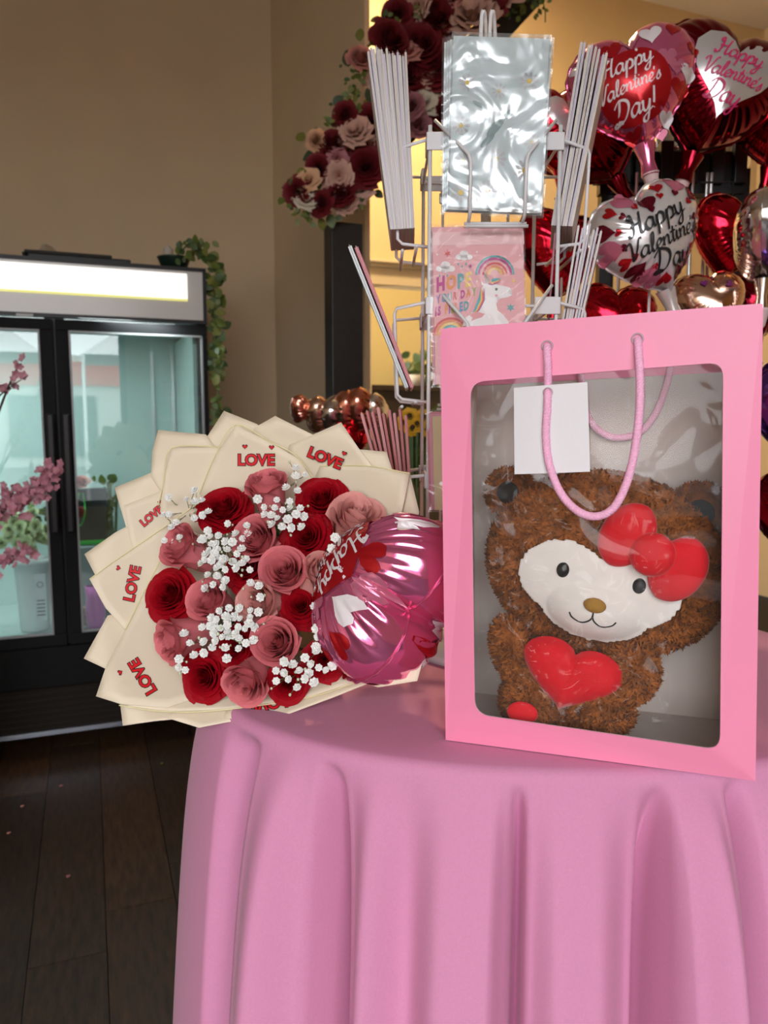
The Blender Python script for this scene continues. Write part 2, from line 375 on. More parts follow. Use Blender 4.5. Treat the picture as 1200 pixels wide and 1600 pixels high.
# doors
MB().rbox((af(62, 515)+af(107, 518))/2-.03, (af(62, 515)+af(107, 518))/2+.03, .002, .04, ZG0-.05, ZS0).build('mullion', M_black, fr)
adv = (af(62, 515)+af(107, 518))/2
M_pane = film('cooler_glass', (.90, .97, .96), 1.62, .0, 0)
for (a0, a1, hs) in ((FA0+.01, adv-.004, 1), (adv+.004, FA1-.005, 0)):
    gx0 = a0+.062 if hs == 0 else a0+.06; gx1 = a1-.045
    if hs: gx1 = af(62, 515)
    else: gx0 = af(107, 518); gx1 = af(314, 527)
    d = MB(); d.rbox(a0, a1, -.035, 0, ZG1, ZS0-.02); d.rbox(a0, a1, -.035, 0, ZD0-.01, ZG0); d.rbox(a0, gx0, -.035, 0, ZG0, ZG1); d.rbox(gx1, a1, -.035, 0, ZG0, ZG1)
    dd = d.build('door', mat('door_frame', (.012, .012, .013), .55, spec=.06), fr, bevel=.003)
    MB().rbox(gx0-.004, gx1+.004, -.016, -.012, ZG0-.004, ZG1+.004).build('pane', M_pane, dd)
    g = MB(); e = .006
    g.rbox(gx0, gx0+e, -.038, -.02, ZG0, ZG1); g.rbox(gx1-e, gx1, -.038, -.02, ZG0, ZG1); g.rbox(gx0, gx1, -.038, -.02, ZG1-e, ZG1); g.rbox(gx0, gx1, -.038, -.02, ZG0, ZG0+e)
    g.build('gasket', mat('gasket_grey', (.25, .26, .27), .4), dd)
    ha = a1-.02 if hs else a0+.02
    MB().rbox(ha-.012, ha+.012, -.06, -.035, ZG0+.35, ZG0+.75).build('handle', M_black, dd, bevel=.006)
MB().rbox(adv-.11, adv-.06, -.037, -.03, ZS0-.017, ZS0-.008).build('maker_plate', mat('plate_grey', (.4, .4, .4), .4), fr)
MB().rbox(FA0, FA1, -.03, .03, ZP0, ZD0-.014).build('kick_panel', mat('kick_black', (.010, .010, .010), .6, spec=.08), fr, bevel=.004)
zb = .10; n = 7
for i in range(n):
    z = zb + (ZP0-zb)*(i+.5)/n
    MB().box(RM((FA0+FA1)/2, 0, z), E1*(FA1-FA0)/2, E2*.016+UP*.008, UP*.012-E2*.004).build('slat', mat('slat_brown', (.02, .016, .013), .4), fr)
MB().rbox(FA0, FA1, -.02, .0, zb-.022, zb-.006).build('base_strip', mat('base_steel', (.35, .37, .42), .25, .9), fr)
for a in (FA0+.06, FA1-.06):
    MB().lathe(RM(a, .08, 0), [(.03, 0), (.03, .02), (.014, .03), (.014, .09)], n=10).build('foot', M_black, fr, True)
MB().rbox(FA0+.1, FA1-.05, .1, .5, .05, .06).build('drip_tray', mat('base_steel', (.35, .37, .42)), fr)
for px in (262, 300):
    a = af(px, 620); m = MB()
    m.rbox(a-.006, a+.006, FD-.06, FD-.05, ZG0, ZG1)
    for j in range(26): z = ZG0 + .1 + j*.03; m.rbox(a-.003, a+.003, FD-.066, FD-.06, z, z+.014)
    m.build('shelf_rail', mat('rail_steel', (.5, .52, .52), .3, .8), fr)
l = bpy.data.lights.new('cooler_light', 'AREA'); l.shape = 'RECTANGLE'; l.size = 1.2; l.size_y = .06; l.energy = 9; l.color = (.88, 1, .98)
o = bpy.data.objects.new('cooler_light', l); COL.objects.link(o); o.parent = fr; o.location = RM(.05, .12, ZS0-.01) - fr.location
MB().rbox(FA0+.1, FA1-.1, .1, .14, ZS0-.008, ZS0+.0).build('light_tube', mat('tube', (1, 1, 1), .4, emit=(.9, 1, 1), estr=3), fr)
# ================================================================== table with pink cloth
TZ = .8225; TCX, TCY, TA, TB, TP = .20, 1.06, .437, .365, 2.25
def rho(ph): return 1/((abs(math.cos(ph))/TA)**TP + (abs(math.sin(ph))/TB)**TP)**(1/TP)
M_cloth = mat('pink_cloth', (.66, .265, .44), .85, noise=.03, nscale=400, bump=.12, bscale=1500, sheen=.15, spec=.2)
tb = thing('round_table', 'small table hidden under the pink cloth', 'table', (TCX, TCY, 0))
m = MB(); N = 48; top = [Vector((TCX+math.cos(p)*(rho(p)-.03), TCY+math.sin(p)*(rho(p)-.03), TZ-.022)) for p in [2*math.pi*i/N for i in range(N)]]
m.slab(top, (0, 0, .019)).build('table_top', mat('table_wood', (.25, .16, .09), .5), tb)
MB().tube([(TCX, TCY, .03), (TCX, TCY, TZ-.02)], .035, 16).build('column', mat('steel', (.6, .6, .6), .3, 1), tb)
MB().lathe((TCX, TCY, 0), [(0, 0), (.22, 0), (.22, .015), (.05, .04), (0, .04)], n=24).build('foot', M_black, tb)
# folds, read along the row y=1500 of the photograph
FOLD = [(262, .006), (300, .016), (335, .010), (368, -.045), (390, .016), (432, .028), (470, .008), (494, -.030), (520, -.006), (570, .012), (622, -.002), (690, .014), (762, .014), (790, -.004), (803, -.026), (822, .004), (870, .016), (930, .014), (1000, -.004), (1042, -.026), (1062, .024), (1110, .036), (1140, .02), (1160, -.02), (1185, .02), (1230, .035), (1270, -.015), (1310, .03)]
ctrl = []
for px, a in FOLD:
    d = ray(px, 1500); best = None
    for i in range(0, 3000):
        t = .5 + i*.0004; p = O + d*t
        x, y = p.x-TCX, p.y-TCY; ph = math.atan2(y, x)
        if math.hypot(x, y) <= rho(ph)+.025: best = ph; break
    if best is None: best = -math.pi + .02 if px < 600 else -.05
    ctrl.append((best if best < 1 else best-2*math.pi, a*(1.6 if a < 0 else 1.0)))
ctrl.sort(); lo, hi = ctrl[0][0], ctrl[-1][0]
ph = hi
back = []; span = lo + 2*math.pi - hi; nb = 14
for i in range(1, nb): back.append((hi + span*i/nb, .010 if i % 2 else -.02))
ctrl = ctrl + back
def fold(ph):
    while ph < ctrl[0][0]: ph += 2*math.pi
    while ph >= ctrl[0][0] + 2*math.pi: ph -= 2*math.pi
    L = ctrl + [(ctrl[0][0]+2*math.pi, ctrl[0][1])]
    for (p0, a0), (p1, a1) in zip(L, L[1:]):
        if p0 <= ph <= p1:
            t = (ph-p0)/max(1e-6, p1-p0); t = t*t*(3-2*t); return a0 + (a1-a0)*t
    return 0
NP = 720; rings = []
phs = [-math.pi + 2*math.pi*i/NP for i in range(NP)]; fo = [fold(p) for p in phs]; rh = [rho(p) for p in phs]
V = []; F = []
prof = [(f, 0, 0) for f in (.02, .3, .6, .85, .95)]
rad = .012
for k in range(5):
    an = math.pi/2*k/4; prof.append((None, -rad + rad*math.sin(an), rad*(1-math.cos(an))))
ND = 46
for k in range(1, ND+1): prof.append((None, 0, rad + (TZ-.05-rad)*(k/ND)**1.25))
for (f, dr, d) in prof:
    for i, p in enumerate(phs):
        if f is not None: r = rh[i]*f*(1-rad/rh[i])
        else:
            A = max(0, 1-math.exp(-max(0, d-.015)/.09)); r = rh[i] + dr + fo[i]*A*(1.9 + .6*d) + .060*d
        V.append((TCX+math.cos(p)*r, TCY+math.sin(p)*r, TZ-d))
for j in range(len(prof)-1):
    for i in range(NP):
        i2 = (i+1) % NP; F.append((j*NP+i, j*NP+i2, (j+1)*NP+i2, (j+1)*NP+i))
F.append(tuple(range(NP)))
o = MB().add(V, F).build('tablecloth', M_cloth, None, True)
tag(o, 'long plain pink tablecloth hanging in soft folds over the small table', 'tablecloth')

# ================================================================== pink gift bag with window
BL = at_z(694, 1160, TZ+.001); BR = at_z(1182, 1225, TZ+.001)
bu = (BR-BL).normalized(); bw = Vector((-bu.y, bu.x, 0)); bn = -bw      # bw points into the bag
BD = .150
def bagp(px, py, w=0.0): return on_plane(px, py, BL + bw*w, bw)
M_pink = mat('pink_card', (.91, .27, .44), .42, noise=.02, nscale=6, bump=.02, bscale=12)
M_in = mat('bag_lining', (.64, .56, .52), .7)
bag = thing('gift_bag', 'tall pink paper gift bag with clear front window and rope handles', 'gift bag', (BL+BR)/2 + bw*BD/2)
outer = [bagp(688, 514), bagp(1192, 474), BR, BL]
wc = [(735, 597), (1130, 566), (1125, 1172), (742, 1116)]; R = 24
def rounded(wc, R, n=6):
    out = []
    for i in range(4):
        p = Vector(wc[i]); a = (Vector(wc[i-1])-p).normalized(); b = (Vector(wc[(i+1) % 4])-p).normalized()
        s0 = p + a*R; s1 = p + b*R; arc = []
        for k in range(n+1):
            t = k/n; arc.append(s0*(1-t)**2 + p*2*t*(1-t) + s1*t*t)
        out.append(arc)
    return out
hole = rounded(wc, R)
def frame_mesh(w, shrink=0):
    V = [o + bw*w for o in outer]; F = []; idx = []
    for arc in hole:
        ii = []
        for q in arc: ii.append(len(V)); V.append(bagp(q.x, q.y) + bw*w)
        idx.append(ii)
    for i in range(4):
        for k in range(len(idx[i])-1): F.append((i, idx[i][k+1], idx[i][k]))
        j = (i+1) % 4; F.append((i, j, idx[j][0], idx[i][-1]))
    return V, F
_fv, _ff = frame_mesh(0); _fv[2] = _fv[2] + bw*.007; _fv[3] = _fv[3] + bw*.007
MB().add(_fv, _ff).build('front_panel', M_pink, bag, solid=.0008)
_fv, _ff = frame_mesh(.0014); _fv[2] = _fv[2] + bw*.007; _fv[3] = _fv[3] + bw*.007
MB().add(_fv, _ff).build('front_lining', M_in, bag, solid=.0004)
TLp, TRp = outer[0], outer[1]
def quad(p, q, name, m, off):      # panel between two vertical edges
    MB().add([p[0]+off, q[0]+off, q[1]+off, p[1]+off], [(0, 1, 2, 3)]).build(name, m, bag, solid=.0008)
FLe = (BL, TLp); FRe = (BR, TRp); BLe = (BL+bw*BD, TLp+bw*BD); BRe = (BR+bw*BD, TRp+bw*BD)
def gusset(f, b, inward, nm):
    f0, f1 = f; b0, b1 = b; f0 = f0 + bw*.009 + inward*.0005; mid0 = (f0+b0)/2; mid1 = (f1+b1)/2 + inward*.022
    V = [f0, mid0, b0, f1, mid1, b1]
    MB().add(V, [(0, 1, 4, 3), (1, 2, 5, 4)]).build('side_panel', M_pink, bag, solid=.0006)
    MB().add([v + inward*.0016 for v in V], [(0, 1, 4, 3), (1, 2, 5, 4)]).build('side_lining', M_in, bag, solid=.0004)
gusset(FLe, BLe, bu, 'l'); gusset(FRe, BRe, -bu, 'r')
quad(BLe, BRe, 'back_panel', M_pink, Vector((0, 0, 0))); quad(BLe, BRe, 'back_lining', M_in, -bw*.0014)
MB().add([BLe[1]-bw*.0026, BRe[1]-bw*.0026, BRe[1]-bw*.0026-UP*.048, BLe[1]-bw*.0026-UP*.048], [(0, 1, 2, 3)]).build('hem', M_pink, bag, solid=.0004)
MB().slab([BL+UP*.001+bw*.010, BR+UP*.001+bw*.010, BR+bw*BD+UP*.001, BL+bw*BD+UP*.001], (0, 0, .002)).build('bottom_panel', M_in, bag)
M_film = film('window_film', (.99, .97, .96), 1.30, .02, .35, 7, .008)
V = []
cxp = Vector((932, 860))
gpt = []
for arc in hole:
    for q in arc: d = (q-cxp); gpt.append(cxp + d*(1+6/d.length))
MB().grid(lambda u, v: bagp(*( (Vector((731, 593))*(1-u)+Vector((1134, 562))*u)*(1-v) + (Vector((738, 1121))*(1-u)+Vector((1129, 1177))*u)*v ), .0025) + bw*(.0025*math.sin(7*u+3*v)*math.sin(math.pi*u)*math.sin(math.pi*v)), 24, 30).build('window_film', M_film, bag, True)
# eyelets and rope handles
M_rope = mat('pink_rope', (.93, .46, .66), .7, noise=.1, nscale=500, bump=.05, bscale=700)
for px, py in ((855, 541), (996, 530)):
    c = bagp(px, py); m = MB(); m.tube([c - bw*.0012 + (bu*math.cos(a)+UP*math.sin(a))*.0048 for a in [i*math.pi/6 for i in range(12)]], .0009, 6, True).build('eyelet', mat('eyelet_grey', (.5, .35, .4), .4), bag, True)
def rope(ptsp, name):
    pts = spline([bagp(x, y, w) for x, y, w in ptsp], 8)
    # three twisted strands
    N = len(pts); mb = MB()
    L = 0; acc = [0]
    for i in range(1, N): L += (pts[i]-pts[i-1]).length; acc.append(L)
    fine = []; steps = int(L/.0011)
    for k in range(steps+1):
        s = L*k/steps; i = max(0, min(N-2, next((j for j in range(N-1) if acc[j+1] >= s), N-2)))
        t = (s-acc[i])/max(1e-9, acc[i+1]-acc[i]); fine.append(pts[i].lerp(pts[i+1], t))
    for st in range(4):
        P = []; pr = Vector((0, -1, 0))
        for k, p in enumerate(fine):
            tg = (fine[min(k+1, steps)]-fine[max(0, k-1)]).normalized(); a = (pr - tg*pr.dot(tg)).normalized(); b2 = tg.cross(a)
            an = st*math.pi/2 + (k*L/steps)/.011*2*math.pi; P.append(p + (a*math.cos(an)+b2*math.sin(an))*.0019)
        mb.tube(P, .0021, 6)
    return mb.build(name, M_rope, bag, True)
rope([(855, 541, .004), (855, 546, -.004), (856, 575, -.005), (856, 598, -.003), (856, 611, -.0045), (856, 616, -.012), (855, 640, -.013), (853, 680, -.013), (858, 725, -.014), (876, 770, -.015), (902, 798, -.016), (930, 807, -.016), (956, 796, -.016), (975, 765, -.015), (989, 718, -.014), (998, 655, -.012), (1000, 600, -.009), (997, 540, -.004), (996, 530, .004)], 'rope_handle')
rope([(905, 560, BD-.004), (906, 575, BD-.008), (915, 640, BD-.01), (935, 672, BD-.012), (965, 684, BD-.012), (1000, 675, BD-.012), (1025, 645, BD-.01), (1042, 600, BD-.008), (1048, 572, BD-.004)], 'rope_handle')
# swing tag on the front rope
tg = thing('gift_tag', 'blank white card tag hanging on the bag rope handle', 'tag', bagp(860, 740, -.008))
q = [bagp(803, 606, -.008), bagp(918, 597, -.008), bagp(922, 737, -.0085), bagp(804, 741, -.010)]
MB().grid(lambda u, v: (q[0]*(1-u)+q[1]*u)*(1-v) + (q[3]*(1-u)+q[2]*u)*v + bn*(.002*math.sin(math.pi*u)), 8, 8).build('card', mat('white_card', (.76, .72, .74), .6, bump=.03, bscale=300), tg, False, solid=.0007)
c = bagp(856, 613, -.0112); MB().tube([c + (bu*math.cos(a)+UP*math.sin(a))*.0042 for a in [i*math.pi/6 for i in range(12)]], .0006, 6, True).build('punched_hole', mat('eyelet_grey', (.5, .35, .4)), tg)

# ================================================================== plush bear in the bag
M_fur = mat('brown_fur', (.20, .065, .018), .9, noise=.35, nscale=120, sheen=.1, bump=.5, bscale=250, spec=.1)
M_tuft = mat('fur_tuft', (.27, .088, .022), .8, noise=.45, nscale=60, sheen=.12, spec=.1)
M_felt = mat('red_velour', (.66, .008, .018), .7, noise=.06, nscale=40, sheen=.3, bump=.08, bscale=900, spec=.2)
M_white = mat('white_velour', (.80, .77, .74), .85, noise=.03, nscale=60, bump=.1, bscale=900, spec=.1)
M_thread = mat('black_thread', (.008, .008, .009), .6, bump=.3, bscale=900)
WP = .086
bear = thing('teddy_bear', 'brown plush bear with pale face and red bow, holding a red heart', 'plush toy', bagp(905, 1140, WP) + UP*(TZ+.003 - bagp(905, 1140, WP).z))
PX = (bagp(1000, 900, WP)-bagp(900, 900, WP)).length/100
def tilt(deg): a = math.radians(deg); return bu*math.cos(a) - UP*math.sin(a), UP*math.cos(a) + bu*math.sin(a)
def tufts(c, ax, ay, az, n, length, skip=None, front=True):
    V = []; F = []; c = Vector(c); A = Matrix((ax, ay, az)).transposed(); Ai = A.inverted().transposed()
    k = 0
    while k < n:
        d = Vector(rng.normal(size=3)).normalized()
        p = c + A @ d; nn = (Ai @ d).normalized()
        if (front and nn.dot(bn) < -.35) or nn.z < -.75: continue
        if skip and skip(d): k += 1; continue
        k += 1
        r = Vector(rng.normal(size=3)); t = nn.cross(r).normalized(); s = nn.cross(t)
        L = length*(.6+.8*rng.random()); w = L*.16
        dirn = (nn*.75 + t*.55 - UP*.25).normalized(); q = p + dirn*L*.55; e = q + (dirn + t*.9 + s*(rng.random()-.5)).normalized()*L*.55
        o = len(V); V += [p - s*w, p + s*w, q + s*w, q - s*w, e]; F += [(o, o+1, o+2, o+3), (o+3, o+2, o+4)]
    return V, F
def furry(name, c, ax, ay, az, n, length=.0075, skip=None, fn=None):
    o = MB().ell(c, ax, ay, az, 32, 20, fn).build(name, M_fur, bear, True)
    V, F = tufts(c, ax, ay, az, n, length, skip)
    MB().add(V, F).build('fur', M_tuft, o, False, kind='stuff')
    return o
hx, hz = tilt(9)
HC = bagp(943, 884, WP); HX, HY, HZ = .119, .048, .095
def face_in(x, z):         # two joined lobes and a muzzle, in head units
    return ((x+.30)/.40)**2 + ((z+.12)/.42)**2 < 1 or ((x-.26)/.42)**2 + ((z+.12)/.42)**2 < 1 or (x/.46)**2 + ((z+.42)/.34)**2 < 1
furry('head', HC, hx*HX, bw*HY, hz*HZ, 15000, .008, lambda d: d.y < 0 and face_in(d.x, d.z))
# pale face patch that follows the head
m = MB(); st = 40; idx = {}
for i in range(-st, st+1):
    for j in range(-st, st+1):
        x, z = i/st*.98, j/st*.98
        if face_in(x, z):
            y = -math.sqrt(max(0, 1-x*x-z*z)); idx[(i, j)] = len(m.V)
            puff = .006 + .014*max(0, 1-((x/.40)**2 + ((z+.42)/.30)**2))
            m.V.append(HC + hx*HX*x + bw*(HY*y - puff) + hz*HZ*z)
for (i, j) in idx:
    if all(k in idx for k in ((i+1, j), (i, j+1), (i+1, j+1))): m.F.append((idx[i, j], idx[i+1, j], idx[i+1, j+1], idx[i, j+1]))
m.build('face', M_white, bear, True, solid=.002, sub=1)
def on_head(x, z, up=.007):
    y = -math.sqrt(max(0, 1-x*x-z*z)); puff = .006 + .014*max(0, 1-((x/.40)**2 + ((z+.42)/.30)**2))
    return HC + hx*HX*x + bw*(HY*y - puff) + hz*HZ*z + bn*(up-.006)
for x in (-.31, .31): MB().ell(on_head(x, -.03), hx*.0065, bw*.004, hz*.0078, 16, 10).build('eye', M_black, bear, True)
MB().ell(on_head(0, -.30, .008), hx*.011, bw*.006, hz*.0075, 18, 10).build('nose', mat('nose_amber', (.42, .22, .03), .6, bump=.4, bscale=900), bear, True)
for s in (-1, 1):
    MB().tube(spline([on_head(0, -.36), on_head(.01*s, -.46), on_head(.08*s, -.52), on_head(.16*s, -.49), on_head(.19*s, -.44)], 5), .0009, 6).build('mouth_stitch', M_thread, bear, True)
for (px, py, r, ww) in ((797, 768, 36, WP+.012), (1092, 800, 42, WP+.012)):
    c = bagp(px, py, ww); e = furry('ear', c, hx*r*PX, bw*.017, hz*r*PX, 1800, .007, lambda d: d.y < -.55)
    MB().ell(c + bn*.012, hx*r*PX*.55, bw*.008, hz*r*PX*.55, 18, 10).build('inner_ear', mat('dark_velour', (.012, .010, .010), .9), e, True)
TC = bagp(896, 1085, WP+.01)
furry('torso', TC, bu*80*PX, bw*.048, UP*95*PX, 3500)
ax, az = tilt(-20); furry('arm', bagp(803, 1018, .058), ax*29*PX, bw*.022, az*58*PX, 1800)
ax, az = tilt(25); furry('arm', bagp(980, 1052, .060), ax*42*PX, bw*.024, az*50*PX, 2000)
def rest(c, h): c = Vector(c); c.z = TZ + .009 + h; return c
l1 = furry('leg', rest(bagp(828, 1105, .052), .030), bu*44*PX, bw*.026, UP*.030, 1800)
l2 = furry('leg', rest(bagp(936, 1120, .052), .031), bu*50*PX, bw*.026, UP*.031, 2000)
c = rest(bagp(816, 1115, .019), .026); MB().ell(c, (bu*.016), bw*.0035, UP*.012, 18, 10).build('foot_pad', M_felt, l1, True)
# heart cushion
def heart_pt(t):
    x = 16*math.sin(t)**3; y = 13*math.cos(t)-5*math.cos(2*t)-2*math.cos(3*t)-math.cos(4*t); return x/17, (y+2)/17
_th = np.linspace(0, 2*math.pi, 721); _hx, _hy = zip(*[heart_pt(t) for t in _th])
_ang = np.unwrap(np.arctan2(_hy, _hx)); _r = np.hypot(_hx, _hy)
if _ang[-1] < _ang[0]: _ang = _ang[::-1]; _r = _r[::-1]
_sa = np.mod(_ang, 2*math.pi); _or = np.argsort(_sa); _sa = _sa[_or]; _r = _r[_or]
def heartR(a, soft=.22): return float(np.interp(a % (2*math.pi), _sa, _r, period=2*math.pi))*(1-soft) + soft*.88
def cushion(c, X, Y, Z, depth, soft=.22, ns=10, nt=64, p=2.2, q=.55):
    V = []; F = []
    for side in (1, -1):
        o = len(V)
        for j in range(ns+1):
            s = j/ns
            for i in range(nt):
                a = 2*math.pi*i/nt; r = heartR(a, soft)*s
                V.append(Vector(c) + X*r*math.cos(a) + Z*r*math.sin(a) + Y*side*depth*(max(0, 1-s**p))**q)
        for j in range(ns):
            for i in range(nt):
                i2 = (i+1) % nt; f = (o+j*nt+i, o+j*nt+i2, o+(j+1)*nt+i2, o+(j+1)*nt+i); F.append(f if side > 0 else f[::-1])
    return V, F
hX, hZ = tilt(15)
MB().add(*cushion(bagp(889, 1057, .034), hX*86*PX, bn, hZ*66*PX, .018, .30)).build('heart_cushion', M_felt, bear, True)
bow = bpy.data.objects.new('bow', None); COL.objects.link(bow); bow.parent = bear
bc = bagp(1019, 866, .031); bow.location = bc - bear.location
bX, bZ = tilt(30)
for s in (-1, 1):
    def lobe(d, s=s): return 1 - .18*max(0, -d.x*s) + .05*abs(d.z)
    MB().ell(bc + bX*s*39*PX + UP*(6*PX if s < 0 else 0), bX*42*PX, bw*.013, bZ*50*PX, 28, 18, lobe).build('bow_loop', M_felt, bow, True)
MB().ell(bc + bn*.010 + UP*2*PX, bX*33*PX, bw*.011, bZ*33*PX, 24, 14).build('bow_knot', M_felt, bow, True)
# loose clear wrap around the bear
M_poly = film('poly_wrap', (.99, .985, .98), 1.26, .04, .9, 22, .004)
def polyf(u, v):
    px = 748 + (1045-748)*u; py = 592 + (1128-592)*v
    w = .0075 + .002*math.sin(9*u+5*v)*math.sin(4*v+2*u) + .0008*math.sin(31*u-17*v)
    return bagp(px, py, w)
pw_ = MB().grid(polyf, 40, 50).build('clear_wrapper', M_poly, None, True)
tag(pw_, 'crinkled clear plastic wrapper sheet around the bear inside the gift bag', 'wrapper')
# ================================================================== bouquet lying on the table
pB = at_z(400, 1120, TZ+.004); pT = at_y(380, 645, pB.y+.165)
fv = (pT-pB).normalized(); fx = Vector((.985, -.17, 0)); fx = (fx - fv*fx.dot(fv)).normalized()
fn = fx.cross(fv).normalized()
if fn.y > 0: fn = -fn
CB = on_plane(400, 905, pB, fn)
RIM = .20
def bq(px, py, w=0.0): return on_plane(px, py, CB + fn*w, fn)
def bowl(r): return -.12*(1-(r/RIM)**1.3) if r < RIM else .05*(r-RIM)
def onbowl(px, py, layer=0.0):
    w = -.03
    for _ in range(14):
        P = bq(px, py, w); q = P - CB; r = (q - fn*q.dot(fn)).length
        w = .5*w + .5*(bowl(r)+layer)
    return bq(px, py, w)
M_paper = mat('cream_paper', (.80, .68, .52), .62, noise=.02, nscale=8, bump=.03, bscale=60)
_bp = M_paper.node_tree.nodes['Principled BSDF']; _bp.inputs['Subsurface Weight'].default_value = 0
wrap = thing('bouquet_wrap', 'fanned cream wrapping paper printed with red love lettering around roses', 'bouquet wrap', pB + Vector((0, .12, 0)))
M_ink = mat('black_ink', (.012, .01, .01), .6); M_red = mat('red_ink', (.72, .012, .02), .45)
M_edge_glow = mat('paper_edge_glow', (.86, .78, .42), .55)
sheets = [  # traced outlines (pixels) and layer
 ([(350, 642), (400, 662), (470, 705), (430, 800), (320, 790), (312, 700)], 0),
 ([(430, 650), (520, 695), (560, 760), (450, 810), (375, 720), (398, 668)], 1),
 ([(533, 660), (560, 700), (605, 760), (520, 800), (440, 760), (452, 695)], 2),
 ([(560, 702), (604, 706), (622, 762), (560, 830), (480, 760)], 1),
 ([(247, 672), (322, 679), (380, 760), (290, 830), (236, 745), (238, 705)], 1),
 ([(179, 762), (238, 738), (300, 790), (280, 870), (205, 850), (190, 800)], 0),
 ([(132, 866), (180, 832), (260, 790), (330, 860), (240, 960), (165, 930)], 0),
 ([(131, 1029), (168, 962), (215, 950), (300, 1000), (260, 1080), (180, 1052)], 0),
 ([(192, 1134), (186, 1085), (280, 1050), (380, 1090), (310, 1120), (240, 1127)], 0),
 ([(311, 1137), (262, 1122), (290, 1070), (420, 1050), (470, 1085), (400, 1120)], 1),
 ([(404, 1133), (350, 1120), (370, 1070), (500, 1040), (580, 1066), (520, 1090)], 2),
 ([(652, 1064), (590, 1074), (520, 1050), (560, 1000), (640, 1000), (660, 1035)], 1),
 ([(640, 738), (655, 800), (640, 870), (560, 860), (500, 780), (520, 725)], 0),
 ([(655, 850), (668, 930), (650, 1040), (560, 1000), (540, 880)], 0),
 ([(268, 700), (345, 699), (420, 780), (340, 850), (250, 800), (256, 750)], 3),
 ([(193, 790), (255, 766), (340, 830), (320, 900), (240, 900), (205, 850)], 2),
 ([(140, 905), (180, 876), (262, 820), (350, 880), (280, 970), (196, 984), (165, 950)], 3),
 ([(500, 728), (575, 728), (640, 740), (628, 800), (560, 850), (470, 800)], 3),
 ([(368, 664), (420, 690), (468, 718), (520, 800), (440, 860), (340, 840), (312, 770), (335, 715)], 5),
 ([(150, 1088), (166, 1040), (196, 984), (256, 868), (370, 880), (400, 1010), (340, 1080), (260, 1106), (188, 1100)], 5),
 ([(186, 1102), (260, 1080), (350, 1040), (450, 1020), (520, 1040), (556, 1066), (480, 1090), (350, 1109), (260, 1112)], 4),
]
for poly, lay in sheets:
    n = len(poly); c = Vector((sum(p[0] for p in poly)/n, sum(p[1] for p in poly)/n)); SUB = 5; NR = 6
    edge = []
    for i in range(n):
        a = Vector(poly[i]); b_ = Vector(poly[(i+1) % n])
        for k in range(SUB): edge.append(a.lerp(b_, k/SUB))
    m = MB(); m.V.append(onbowl(c.x, c.y, lay*.0035)); E_ = len(edge)
    for j in range(1, NR+1):
        for e in edge: q = c.lerp(e, j/NR); m.V.append(onbowl(q.x, q.y, lay*.0035))
    for i in range(E_): m.F.append((0, 1+i, 1+(i+1) % E_))
    for j in range(NR-1):
        for i in range(E_):
            i2 = (i+1) % E_; m.F.append((1+j*E_+i, 1+(j+1)*E_+i, 1+(j+1)*E_+i2, 1+j*E_+i2))
    sh = m.build('paper_sheet', M_paper, wrap, True, solid=.0006)
# added yellow rims: light caught on the paper edges, painted as colour
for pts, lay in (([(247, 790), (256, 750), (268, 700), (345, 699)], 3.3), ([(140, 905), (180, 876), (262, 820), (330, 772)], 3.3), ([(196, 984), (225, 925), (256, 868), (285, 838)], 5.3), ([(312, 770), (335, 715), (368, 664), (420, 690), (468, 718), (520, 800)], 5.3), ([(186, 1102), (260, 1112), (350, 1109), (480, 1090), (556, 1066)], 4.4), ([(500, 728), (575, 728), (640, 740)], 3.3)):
    MB().tube([onbowl(p.x, p.y, lay*.0035) for p in spline([Vector((a, b_, 0)) for a, b_ in pts], 5)], .0007, 5).build('paper_edge_glow', M_edge_glow, wrap)
# the lettering printed on the sheets
def heart_poly(n=28): return [heart_pt(2*math.pi*i/n) for i in range(n)]
LV, LF = text_geo('LOVE', .03, 3); LV2, LF2 = text_geo('LOVE', .075, 3)
lw = max(v[0] for v in LV); lh = max(v[1] for v in LV)
def love(cx, cy, width, deg, lay, hearts=((.62, .75),)):
    a = math.radians(deg); k = width/lw
    def mp(x, y, up): X = (x-lw/2)*k; Y = (y-lh/2)*k; return onbowl(cx + X*math.cos(a) + Y*math.sin(a), cy + X*math.sin(a) - Y*math.cos(a), lay*.0035 + up)
    MB().add([mp(x, y, .0008) for x, y in LV2], LF2).build('lettering_outline', M_ink, wrap)
    MB().add([mp(x, y, .0012) for x, y in LV], LF).build('lettering', M_red, wrap)
    for (hx_, hy_) in hearts:
        for s, mm, up in ((.16, M_ink, .0008), (.115, M_red, .0012)):
            P = [mp(lw/2 + hx_*lw + x*s*lw*.5, lh/2 + hy_*lw + y*s*lw*.5, up) for x, y in heart_poly()]
            MB().add(P, [tuple(range(len(P)))]).build('printed_heart', mm, wrap)
love(400, 718, 58, 0, 5.2, ((.42, .32), (-.30, .34)))
love(508, 715, 56, 22, 3.4, ((.45, .30),))
love(206, 912, 56, -78, 3.2, ((.35, .45),))
love(222, 1058, 60, -121, 5.2, ((.40, .42),))
love(420, 1100, 60, 172, 2.4, ((.5, .0),))
love(236, 806, 40, -40, 2.4, ((.6, .2),))
